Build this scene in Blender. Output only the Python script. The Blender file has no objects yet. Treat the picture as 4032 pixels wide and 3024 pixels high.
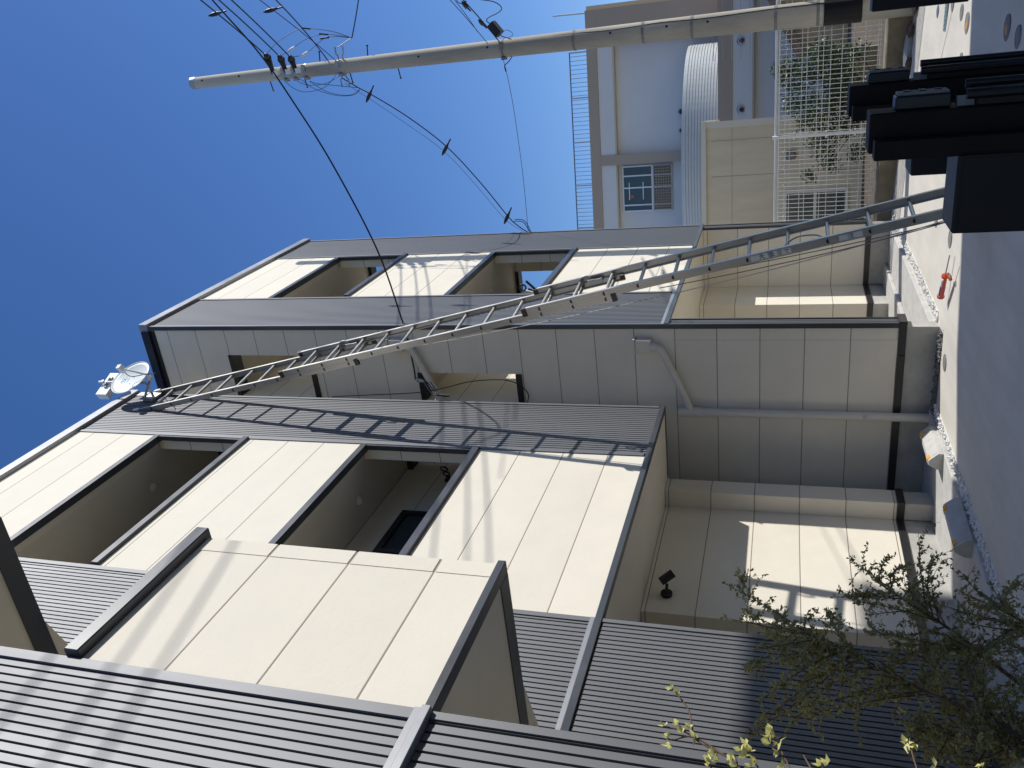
import bpy, math, random
import numpy as np
from mathutils import Vector, Matrix

S = bpy.context.scene
COL = S.collection
R = math.radians

# ------------------------------------------------------------------ camera
YAW, PITCH, ROLL, FPX, EYE = R(24.6426), R(17.9396), R(1.01856), 3290.0, 1.5
_fw = np.array([math.cos(YAW)*math.cos(PITCH), math.sin(YAW)*math.cos(PITCH), math.sin(PITCH)])
_r = np.array([math.sin(YAW), -math.cos(YAW), 0.0]); _u = np.cross(_r, _fw)
_c, _s = math.cos(ROLL), math.sin(ROLL)
_r, _u = _c*_r + _s*_u, -_s*_r + _c*_u
cam = bpy.data.objects.new("camera", bpy.data.cameras.new("camera")); COL.objects.link(cam)
cam.data.sensor_width = 36.0; cam.data.lens = FPX/4032*36.0
cam.data.clip_start = 0.05; cam.data.clip_end = 2000
_m = Matrix.Identity(4)                       # the phone was held sideways: picture right = down in the world
for i in range(3):
    _m[i][0], _m[i][1], _m[i][2] = -_u[i], _r[i], -_fw[i]
_m[2][3] = EYE
cam.matrix_world = _m
S.camera = cam

# ------------------------------------------------------------------ sun and sky
SUNV = Vector((0.55, -1.0, 0.83)).normalized()          # towards the sun
EL = math.asin(SUNV.z); AZ = math.atan2(SUNV.x, SUNV.y)
W = bpy.data.worlds.new("World"); S.world = W; W.use_nodes = True
nt = W.node_tree; bg = nt.nodes["Background"]
sky = nt.nodes.new("ShaderNodeTexSky"); sky.sky_type = 'NISHITA'; sky.sun_disc = False
sky.sun_elevation = EL; sky.sun_rotation = AZ
sky.air_density = 1.0; sky.dust_density = 0.3; sky.ozone_density = 2.5; sky.altitude = 200
hsv = nt.nodes.new("ShaderNodeHueSaturation"); hsv.inputs["Saturation"].default_value = 1.25; hsv.inputs["Hue"].default_value = 0.511
nt.links.new(sky.outputs[0], hsv.inputs["Color"]); nt.links.new(hsv.outputs[0], bg.inputs[0]); bg.inputs[1].default_value = 0.124
sl = bpy.data.lights.new("sun", 'SUN'); sl.energy = 4.15; sl.angle = R(0.53); sl.color = (1.0, 0.97, 0.915)
so = bpy.data.objects.new("sun", sl); COL.objects.link(so)
so.rotation_euler = SUNV.to_track_quat('Z', 'Y').to_euler(); so.location = (0, -20, 30)
S.view_settings.view_transform = 'Standard'; S.view_settings.look = 'None'
S.view_settings.exposure = 0.17; S.view_settings.gamma = 1.0
S.cycles.max_bounces = 8; S.cycles.diffuse_bounces = 5

# ------------------------------------------------------------------ pixel of the photograph -> point at a known plane
def ray(sx, sy):
    d = _fw*FPX + _r*(1512-sy) - _u*(sx-2016); return d/np.linalg.norm(d)
def onX(sx, sy, x): d = ray(sx, sy); d = d*(x/d[0]); return Vector((d[0], d[1], d[2]+EYE))
def onY(sx, sy, y): d = ray(sx, sy); d = d*(y/d[1]); return Vector((d[0], d[1], d[2]+EYE))
def onZ(sx, sy, z): d = ray(sx, sy); d = d*((z-EYE)/d[2]); return Vector((d[0], d[1], d[2]+EYE))
K = 4032/2212
def D(a, b): return a*K, b*K
def q(row, col, a, b): return col*1344+a*.60759, row*1008+b*.60759
def zm(x0, y0, w, a, b): k = w/2212; return x0+a*k, y0+b*k

# ------------------------------------------------------------------ materials
def mat(name, color, rough=0.6, metal=0.0, var=0.0, vscale=4.0, bump=0.0, bscale=60.0, spec=0.5, streak=0.0, coat=0.0):
    m = bpy.data.materials.new(name); m.use_nodes = True
    t = m.node_tree; b = t.nodes["Principled BSDF"]
    b.inputs["Base Color"].default_value = (*color, 1); b.inputs["Roughness"].default_value = rough
    b.inputs["Metallic"].default_value = metal; b.inputs["Specular IOR Level"].default_value = spec
    b.inputs["Coat Weight"].default_value = coat
    geo = t.nodes.new("ShaderNodeNewGeometry")
    if var or streak:
        n = t.nodes.new("ShaderNodeTexNoise"); n.inputs["Scale"].default_value = vscale; n.inputs["Detail"].default_value = 6
        n.inputs["Roughness"].default_value = 0.62
        if streak:
            mp = t.nodes.new("ShaderNodeMapping"); mp.inputs["Scale"].default_value = (1, 1, streak)
            t.links.new(geo.outputs["Position"], mp.inputs[0]); t.links.new(mp.outputs[0], n.inputs["Vector"])
        else:
            t.links.new(geo.outputs["Position"], n.inputs["Vector"])
        r = t.nodes.new("ShaderNodeMapRange"); r.inputs[1].default_value = 0.3; r.inputs[2].default_value = 0.7
        r.inputs[3].default_value = 1-var; r.inputs[4].default_value = 1+var
        t.links.new(n.outputs["Fac"], r.inputs[0])
        mx = t.nodes.new("ShaderNodeMix"); mx.data_type = 'RGBA'; mx.blend_type = 'MULTIPLY'; mx.inputs[0].default_value = 1
        mx.inputs[6].default_value = (*color, 1); t.links.new(r.outputs[0], mx.inputs[7])
        t.links.new(mx.outputs[2], b.inputs["Base Color"])
        r2 = t.nodes.new("ShaderNodeMapRange"); r2.inputs[1].default_value = 0.3; r2.inputs[2].default_value = 0.7
        r2.inputs[3].default_value = max(.02, rough-.08); r2.inputs[4].default_value = min(1, rough+.08)
        t.links.new(n.outputs["Fac"], r2.inputs[0]); t.links.new(r2.outputs[0], b.inputs["Roughness"])
    if bump:
        n2 = t.nodes.new("ShaderNodeTexNoise"); n2.inputs["Scale"].default_value = bscale; n2.inputs["Detail"].default_value = 5
        t.links.new(geo.outputs["Position"], n2.inputs["Vector"])
        bp = t.nodes.new("ShaderNodeBump"); bp.inputs["Strength"].default_value = bump; bp.inputs["Distance"].default_value = 0.01
        t.links.new(n2.outputs["Fac"], bp.inputs["Height"]); t.links.new(bp.outputs[0], b.inputs["Normal"])
    return m

def cream_mat(name, z0, color=(0.725, 0.675, 0.572)):
    """Cement siding boards laid flat, sealed joint every 455 mm of height starting at z0."""
    m = mat(name, color, 0.8, var=0.035, vscale=3.0, spec=0.25)
    t = m.node_tree; b = t.nodes["Principled BSDF"]
    src = b.inputs["Base Color"].links[0].from_socket
    geo = t.nodes.new("ShaderNodeNewGeometry"); sep = t.nodes.new("ShaderNodeSeparateXYZ"); t.links.new(geo.outputs["Position"], sep.inputs[0])
    def op(o, a, v=None, v2=None):
        n = t.nodes.new("ShaderNodeMath"); n.operation = o
        for i, x in enumerate((a, v, v2)):
            if x is None: continue
            if isinstance(x, (int, float)): n.inputs[i].default_value = x
            else: t.links.new(x, n.inputs[i])
        return n.outputs[0]
    idx = op('DIVIDE', op('SUBTRACT', sep.outputs[2], z0-20*.455-.0), .455)
    f = op('FRACT', idx)
    wn = t.nodes.new("ShaderNodeTexWhiteNoise"); wn.noise_dimensions = '1D'; t.links.new(op('FLOOR', idx), wn.inputs["W"])
    tone = op('MULTIPLY_ADD', wn.outputs["Value"], .05, .975)
    tm = t.nodes.new("ShaderNodeMix"); tm.data_type = 'RGBA'; tm.blend_type = 'MULTIPLY'; tm.inputs[0].default_value = 1
    t.links.new(src, tm.inputs[6]); t.links.new(tone, tm.inputs[7]); src = tm.outputs[2]
    d = op('MULTIPLY', op('ABSOLUTE', op('SUBTRACT', f, 0.5)), -.455)      # -(distance to mid board)
    dist = op('ADD', d, .2275)                                             # metres to nearest joint
    nz = t.nodes.new("ShaderNodeSeparateXYZ"); t.links.new(geo.outputs["Normal"], nz.inputs[0])
    vert = op('LESS_THAN', op('ABSOLUTE', nz.outputs[2]), 0.5)
    line = op('MULTIPLY', op('LESS_THAN', dist, 0.005), vert)
    mx = t.nodes.new("ShaderNodeMix"); mx.data_type = 'RGBA'
    t.links.new(line, mx.inputs[0]); t.links.new(src, mx.inputs[6]); mx.inputs[7].default_value = (0.30, 0.26, 0.21, 1)
    t.links.new(mx.outputs[2], b.inputs["Base Color"])
    n2 = t.nodes.new("ShaderNodeTexNoise"); n2.inputs["Scale"].default_value = 45; n2.inputs["Detail"].default_value = 6
    t.links.new(geo.outputs["Position"], n2.inputs["Vector"])
    groove = t.nodes.new("ShaderNodeMapRange"); groove.inputs[2].default_value = 0.008; groove.inputs[3].default_value = -1.2; groove.inputs[4].default_value = 0
    t.links.new(dist, groove.inputs[0])
    h = op('ADD', op('MULTIPLY', n2.outputs["Fac"], .55), op('MULTIPLY', groove.outputs[0], vert))
    bp = t.nodes.new("ShaderNodeBump"); bp.inputs["Strength"].default_value = 0.35; bp.inputs["Distance"].default_value = 0.006
    t.links.new(h, bp.inputs["Height"]); t.links.new(bp.outputs[0], b.inputs["Normal"])
    return m

M = {}
M['creamA'] = cream_mat("cream_siding_middle", 3.13)
M['creamB'] = cream_mat("cream_siding_far", 3.105)
M['creamC'] = cream_mat("cream_siding_near", 3.055)
M['soffit'] = mat("cream_soffit", (0.66, 0.61, 0.50), 0.8, var=.03, bump=.15, bscale=50)
M['clad'] = mat("grey_ribbed_metal", (0.150, 0.153, 0.161), 0.54, metal=0.5, var=.06, vscale=1.2, streak=.15, spec=.4)
M['trim'] = mat("charcoal_trim", (0.05, 0.054, 0.062), 0.38, metal=0.1, var=.06, vscale=3)
M['fascia'] = mat("grey_fascia", (0.29, 0.295, 0.31), 0.4, metal=.3, var=.05, vscale=2)
M['flash'] = mat("black_base_flashing", (0.02, 0.02, 0.022), 0.4)
M['found'] = mat("foundation_mortar", (0.42, 0.41, 0.38), 0.9, var=.22, vscale=3.5, bump=.3, bscale=30)
M['conc'] = mat("wall_concrete", (0.20, 0.17, 0.115), 0.9, var=.35, vscale=4, bump=.4, bscale=30)
M['alu'] = mat("aluminium", (0.42, 0.41, 0.39), 0.4, metal=0.7, var=.08, vscale=9, streak=.2)
M['dark'] = mat("black_plastic", (0.014, 0.014, 0.016), 0.45)
M['brownblk'] = mat("dark_brown_panel", (0.012, 0.007, 0.006), 0.6, var=.1, vscale=6, spec=.2)
M['black'] = mat("black_painted_metal", (0.005, 0.005, 0.006), 0.42, spec=.32)
M['gloss'] = mat("glossy_black_metal", (0.012, 0.012, 0.014), 0.18)
M['wire'] = mat("black_cable_sheath", (0.012, 0.012, 0.02), 0.6)
M['wiregrey'] = mat("grey_wire", (0.10, 0.12, 0.16), 0.5)
M['pole'] = mat("pole_concrete", (0.43, 0.40, 0.335), 0.85, var=.26, vscale=2.4, streak=.25, bump=.25, bscale=50)
M['galv'] = mat("galvanised_steel", (0.42, 0.43, 0.43), 0.5, metal=.6)
M['white'] = mat("white_plastic", (0.78, 0.79, 0.78), 0.45)
M['dish'] = mat("dish_enamel", (0.72, 0.74, 0.72), 0.4)
M['dishprint'] = mat("pale_blue_print", (0.22, 0.46, 0.62), 0.5)
M['pipe'] = mat("cream_pipe", (0.60, 0.57, 0.51), 0.45)
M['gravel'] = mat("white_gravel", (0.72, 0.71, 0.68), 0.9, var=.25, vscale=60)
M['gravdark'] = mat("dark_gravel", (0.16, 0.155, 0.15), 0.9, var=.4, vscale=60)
M['bwhite'] = mat("render_white", (0.62, 0.61, 0.60), 0.85, var=.03, vscale=.8)
M['btaupe'] = mat("render_taupe", (0.38, 0.31, 0.245), 0.85, var=.03, vscale=.8)
M['bcream'] = mat("render_cream", (0.55, 0.47, 0.33), 0.85)
M['glass'] = mat("window_glass", (0.03, 0.05, 0.055), 0.08, spec=.7)
M['frame'] = mat("white_window_frame", (0.66, 0.70, 0.74), 0.4)
M['corr'] = mat("white_corrugated_metal", (0.55, 0.57, 0.57), 0.4, metal=.1, var=.05, vscale=2)
M['shed'] = mat("shed_panel", (0.70, 0.635, 0.49), 0.8, var=.07, vscale=5, streak=.2)
M['shedtrim'] = mat("shed_trim", (0.72, 0.70, 0.63), 0.6)
M['fence'] = mat("white_wire", (0.72, 0.74, 0.72), 0.45)
M['tan'] = mat("tan_siding", (0.40, 0.34, 0.24), 0.8, var=.1, vscale=3)
M['tile'] = mat("roof_tiles", (0.20, 0.15, 0.13), 0.7, var=.5, vscale=9)
M['brownwall'] = mat('dark_brown_render', (0.10, 0.085, 0.07), 0.85)
M['soil'] = mat("garden_soil", (0.10, 0.075, 0.05), 0.95, var=.4, vscale=8, bump=.5, bscale=25)
M['rubble'] = mat("brown_rubble", (0.09, 0.07, 0.06), 0.9, var=.5, vscale=20, bump=.5)
M['sheet'] = mat("clear_plastic_sheet", (0.35, 0.38, 0.40), 0.15, spec=.8)
M['bark'] = mat("brown_bark", (0.12, 0.075, 0.05), 0.85, var=.25, vscale=30)
M['leafdark'] = mat("olive_leaf", (0.29, 0.275, 0.105), 0.55, var=.35, vscale=14)
M['leafhedge'] = mat("hedge_leaf", (0.055, 0.085, 0.03), 0.4, var=.4, vscale=9)
M['leafyellow'] = mat("yellow_green_leaf", (0.72, 0.68, 0.26), 0.5, var=.2, vscale=30)
M['orange'] = mat("orange_plastic", (0.62, 0.075, 0.03), 0.4)
M['purple'] = mat("purple_print", (0.16, 0.10, 0.34), 0.4)
M['reflect'] = mat("amber_reflector", (0.85, 0.36, 0.02), 0.25)
M['reflpale'] = mat("pale_amber_reflector", (0.80, 0.62, 0.25), 0.3)
M['block'] = mat("cast_concrete", (0.50, 0.49, 0.46), 0.9, var=.12, vscale=8, bump=.3, bscale=60)
M['lid'] = mat("grey_lid", (0.22, 0.215, 0.20), 0.7, var=.25, vscale=25)
M['lidblue'] = mat("blue_lid", (0.10, 0.17, 0.25), 0.5, var=.2, vscale=25)
M['lidgreen'] = mat("iron_lid", (0.12, 0.20, 0.22), 0.5, var=.3, vscale=25)
M['paint'] = mat("orange_paint", (0.70, 0.30, 0.05), 0.7, var=.3, vscale=40)
M['rope'] = mat("pale_rope", (0.55, 0.52, 0.46), 0.9)
M['ropegrey'] = mat("grey_rope", (0.22, 0.21, 0.20), 0.9)
M['sticker'] = mat("silver_sticker", (0.62, 0.62, 0.60), 0.5)
M['ink'] = mat("black_ink", (0.02, 0.02, 0.02), 0.6)
M['brown'] = mat("brown_end_cap", (0.035, 0.02, 0.016), 0.5)
M['sealant'] = mat("brown_sealant", (0.42, 0.38, 0.31), 0.8)

def leaf_translucent(m, f=.35):
    t = m.node_tree; b = t.nodes["Principled BSDF"]; out = t.nodes["Material Output"]
    tr = t.nodes.new("ShaderNodeBsdfTranslucent"); mx = t.nodes.new("ShaderNodeMixShader"); mx.inputs[0].default_value = f
    if b.inputs["Base Color"].links: t.links.new(b.inputs["Base Color"].links[0].from_socket, tr.inputs[0])
    t.links.new(b.outputs[0], mx.inputs[1]); t.links.new(tr.outputs[0], mx.inputs[2]); t.links.new(mx.outputs[0], out.inputs[0])
for k in ('leafdark', 'leafhedge', 'leafyellow'): leaf_translucent(M[k])

def ground_mat():
    m = mat("pale_broom_concrete", (0.63, 0.595, 0.515), 0.88, var=.07, vscale=1.3, bump=.12, bscale=90)
    t = m.node_tree; b = t.nodes["Principled BSDF"]; src = b.inputs["Base Color"].links[0].from_socket
    geo = t.nodes.new("ShaderNodeNewGeometry"); mp = t.nodes.new("ShaderNodeMapping"); mp.inputs["Scale"].default_value = (.35, 3.0, 1)
    n = t.nodes.new("ShaderNodeTexNoise"); n.inputs["Scale"].default_value = 2.2; n.inputs["Detail"].default_value = 7
    t.links.new(geo.outputs["Position"], mp.inputs[0]); t.links.new(mp.outputs[0], n.inputs["Vector"])
    r = t.nodes.new("ShaderNodeMapRange"); r.inputs[1].default_value = .35; r.inputs[2].default_value = .7; r.inputs[3].default_value = 1.03; r.inputs[4].default_value = .94
    t.links.new(n.outputs["Fac"], r.inputs[0])
    mx = t.nodes.new("ShaderNodeMix"); mx.data_type = 'RGBA'; mx.blend_type = 'MULTIPLY'; mx.inputs[0].default_value = 1
    t.links.new(src, mx.inputs[6]); t.links.new(r.outputs[0], mx.inputs[7]); t.links.new(mx.outputs[2], b.inputs["Base Color"])
    return m
M['ground'] = ground_mat()

# ------------------------------------------------------------------ mesh builder and scene tree
class MB:
    def __init__(s): s.v = []; s.f = []; s.sm = []
    def add(s, vs, fs, smooth=False):
        b = len(s.v); s.v += [tuple(x) for x in vs]; s.f += [tuple(i+b for i in f) for f in fs]; s.sm += [smooth]*len(fs); return s
    def box(s, x0, x1, y0, y1, z0, z1, bev=0):
        if bev: return s.bevbox(x0, x1, y0, y1, z0, z1, bev)
        return s.add([(x0,y0,z0),(x1,y0,z0),(x1,y1,z0),(x0,y1,z0),(x0,y0,z1),(x1,y0,z1),(x1,y1,z1),(x0,y1,z1)],
              [(0,3,2,1),(4,5,6,7),(0,1,5,4),(1,2,6,5),(2,3,7,6),(3,0,4,7)])
    def bevbox(s, x0, x1, y0, y1, z0, z1, b):
        P = [(x0+b,y0),(x1-b,y0),(x1,y0+b),(x1,y1-b),(x1-b,y1),(x0+b,y1),(x0,y1-b),(x0,y0+b)]
        Q = [(x0+b,y0+b),(x1-b,y0+b),(x1-b,y0+b),(x1-b,y1-b),(x1-b,y1-b),(x0+b,y1-b),(x0+b,y1-b),(x0+b,y0+b)]
        v = [(x,y,z0) for x,y in Q]+[(x,y,z0+b) for x,y in P]+[(x,y,z1-b) for x,y in P]+[(x,y,z1) for x,y in Q]
        f = []
        for l in range(3):
            for i in range(8): j=(i+1)%8; f.append((l*8+i,l*8+j,(l+1)*8+j,(l+1)*8+i))
        f += [(7,5,3,1), (25,27,29,31)]
        return s.add(v, f)
    def obox(s, o, ax, ay, az):        # oriented box: centre and three half-axis vectors
        o, ax, ay, az = Vector(o), Vector(ax), Vector(ay), Vector(az)
        v = [o+ax*i+ay*j+az*k for k in (-1,1) for i,j in ((-1,-1),(1,-1),(1,1),(-1,1))]
        return s.add(v, [(0,3,2,1),(4,5,6,7),(0,1,5,4),(1,2,6,5),(2,3,7,6),(3,0,4,7)])
    def prism(s, poly, vec):           # closed polygon extruded along vec
        n = len(poly); vec = Vector(vec)
        v = [Vector(p) for p in poly]+[Vector(p)+vec for p in poly]
        return s.add(v, [tuple(range(n))[::-1], tuple(range(n,2*n))]+[(i,(i+1)%n,n+(i+1)%n,n+i) for i in range(n)])
    def tube(s, pts, r, n=8, cap=True, smooth=True):
        pts = [Vector(p) for p in pts]; N = len(pts); rs = r if isinstance(r, (list, tuple)) else [r]*N
        t0 = (pts[1]-pts[0]).normalized(); ref = Vector((0,0,1)) if abs(t0.z) < .9 else Vector((1,0,0))
        a = t0.cross(ref).normalized(); v = []
        for i, p in enumerate(pts):
            t = (pts[min(i+1,N-1)]-pts[max(i-1,0)]).normalized()
            a = (a-t*a.dot(t)).normalized(); b = t.cross(a)
            v += [p+(a*math.cos(2*math.pi*k/n)+b*math.sin(2*math.pi*k/n))*rs[i] for k in range(n)]
        f = [(i*n+k, i*n+(k+1)%n, (i+1)*n+(k+1)%n, (i+1)*n+k) for i in range(N-1) for k in range(n)]
        s.add(v, f, smooth)
        if cap: s.add(v[:n], [tuple(range(n))[::-1]]); s.add(v[-n:], [tuple(range(n))])
        return s
    def disc(s, c, r, z, n=28, t=.004):
        c = Vector(c); return s.prism([(c.x+r*math.cos(2*math.pi*k/n), c.y+r*math.sin(2*math.pi*k/n), z) for k in range(n)], (0,0,t))
    def build(s, name, m, parent=None, loc=None):
        off = Vector(parent['_o']) if parent is not None else Vector(loc or (0,0,0))
        me = bpy.data.meshes.new(name); me.from_pydata([tuple(Vector(p)-off) for p in s.v], [], s.f)
        me.polygons.foreach_set('use_smooth', s.sm); me.materials.append(m); me.update()
        o = bpy.data.objects.new(name, me); COL.objects.link(o); o['_o'] = tuple(off)
        if parent is not None: o.parent = parent
        else: o.location = off
        return o

def tag(o, label=None, cat=None, group=None, kind=None):
    if label: o['label'] = label
    if cat: o['category'] = cat
    if group: o['group'] = group
    if kind: o['kind'] = kind
    return o
def thing(name, loc, label, cat, group=None):
    o = bpy.data.objects.new(name, None); COL.objects.link(o); o.location = loc; o['_o'] = tuple(loc)
    o.empty_display_size = .2
    return tag(o, label, cat, group)
def copy_tree(o, parent=None):
    c = o.copy(); COL.objects.link(c); c.parent = parent
    for ch in o.children: copy_tree(ch, c)
    return c
def spline(P, n=8):
    P = [Vector(p) for p in P]; out = []
    if len(P) == 2: return [P[0].lerp(P[1], i/n) for i in range(n+1)]
    for i in range(len(P)-1):
        a, b, c, d = P[max(i-1,0)], P[i], P[i+1], P[min(i+2,len(P)-1)]
        for k in range(n):
            t = k/n
            out.append(.5*((2*b)+(c-a)*t+(2*a-5*b+4*c-d)*t*t+(3*b-a-3*c+d)*t**3))
    return out+[P[-1]]
def sag(a, b, s, n=14):
    a, b = Vector(a), Vector(b)
    return [a.lerp(b, i/n)-Vector((0,0,s*4*(i/n)*(1-i/n))) for i in range(n+1)]

def text_mesh(name, cu, m):
    t = bpy.data.objects.new(name, cu); COL.objects.link(t); bpy.context.view_layer.update()
    me = bpy.data.meshes.new_from_object(t.evaluated_get(bpy.context.evaluated_depsgraph_get()))
    bpy.data.objects.remove(t); bpy.data.curves.remove(cu)
    me.name = name; me.materials.clear(); me.materials.append(m)
    o = bpy.data.objects.new(name, me); COL.objects.link(o); return o
# ------------------------------------------------------------------ ground
def gz(y): return 0.0 if y > 3.2 else -.04*(3.2-max(y, -4.0))
g = MB(); ys = [-300, -4, -2, 0, 1, 2, 3.2, 4.2, 6, 300]; xs = [-300, 0, 4, 8, 11, 13.4, 60, 400]
for i in range(len(ys)):
    for x in xs: g.v.append((x, ys[i], gz(ys[i])))
n = len(xs)
g.f = [(i*n+j, i*n+j+1, (i+1)*n+j+1, (i+1)*n+j) for i in range(len(ys)-1) for j in range(n-1)]; g.sm = [False]*len(g.f)
tag(g.build('ground', M['ground']), kind='structure')
# porch slabs behind the gravel slits
p = MB(); p.box(3.3, 8.72, 4.2, 6.4, -.1, .035, bev=.008); p.box(8.98, 13.0, 3.36, 5.6, -.1, .05, bev=.008)
p.box(9.0, 13.4, 3.9, 5.6, .05, .10, bev=.008)
tag(p.build('pavement', M['block']), kind='structure')
# gravel
def gravel(name, x0, x1, y0, y1, z, m, n, rmin, rmax, seed):
    rnd = random.Random(seed); b = MB()
    b.box(x0, x1, y0, y1, z-.06, z+.004)
    for _ in range(n):
        x, y = rnd.uniform(x0, x1), rnd.uniform(y0, y1); r = rnd.uniform(rmin, rmax)
        d = [Vector((rnd.uniform(.6,1),0,rnd.uniform(-.2,.2))), Vector((-rnd.uniform(.6,1),0,rnd.uniform(-.2,.2))), Vector((0,rnd.uniform(.6,1),0)),
             Vector((0,-rnd.uniform(.6,1),0)), Vector((0,0,rnd.uniform(.5,.9))), Vector((0,0,-.6))]
        a = rnd.uniform(0, 6.28); rot = Matrix.Rotation(a, 3, 'Z')
        b.add([Vector((x,y,z+r*.5))+rot@(v*r) for v in d], [(4,0,2),(4,2,1),(4,1,3),(4,3,0),(5,2,0),(5,1,2),(5,3,1),(5,0,3)])
    return tag(b.build(name, m), kind='stuff')
gravel('gravel', 3.4, 8.55, 4.06, 4.17, 0.0, M['gravel'], 520, .012, .028, 1)
gravel('gravel', 8.9, 13.1, 3.19, 3.30, 0.0, M['gravel'], 420, .012, .03, 2)
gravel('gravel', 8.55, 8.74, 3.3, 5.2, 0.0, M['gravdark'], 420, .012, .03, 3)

# ------------------------------------------------------------------ townhouses
PITCH_R = .0443
def ribs(b, x0, x1, y, z0, z1, t=.016):
    """vertical ribbed cladding facing -Y, outer face at y"""
    prof = []; x = x0
    while x < x1-1e-4:
        for dx, dy in ((0,t),(.0095,t),(.0100,0),(.0250,0),(.0256,.0016),(PITCH_R-.0004,.0016)):
            if x+dx <= x1: prof.append((x+dx, y+dy))
        x += PITCH_R
    prof.append((x1, y+.0016))
    n = len(prof); v = [(a,c,z0) for a,c in prof]+[(a,c,z1) for a,c in prof]
    b.add(v, [(i,i+1,n+i+1,n+i) for i in range(n-1)])
    # close ends
    b.add([(x0,y,z0),(x0,y+.02,z0),(x0,y+.02,z1),(x0,y,z1)], [(0,1,2,3)]); b.add([(x1,y,z0),(x1,y+.02,z0),(x1,y+.02,z1),(x1,y,z1)], [(3,2,1,0)])
    b.add([(x0,y+.0125,z1),(x1,y+.0125,z1),(x1,y+.02,z1),(x0,y+.02,z1)], [(0,1,2,3)])

def laundry_bracket(root, x, y, z, ang):
    b = MB(); d = Vector((math.cos(ang), math.sin(ang), 0)); u = Vector((0,0,1)); o = Vector((x,y,z)); w = d.cross(u)
    for c, rr in ((.24,.042),(.14,.038)):
        ring = [o+d*c+(d*math.cos(k*math.pi/8)+u*math.sin(k*math.pi/8))*rr for k in range(17)]
        b.tube(ring, .009, 6)
    b.obox(o+d*.05, d*.05, w*.010, u*.02); b.obox(o, d*.008, w*.02, u*.06)
    return b.build('laundry_bracket', M['dark'], root)

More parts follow.
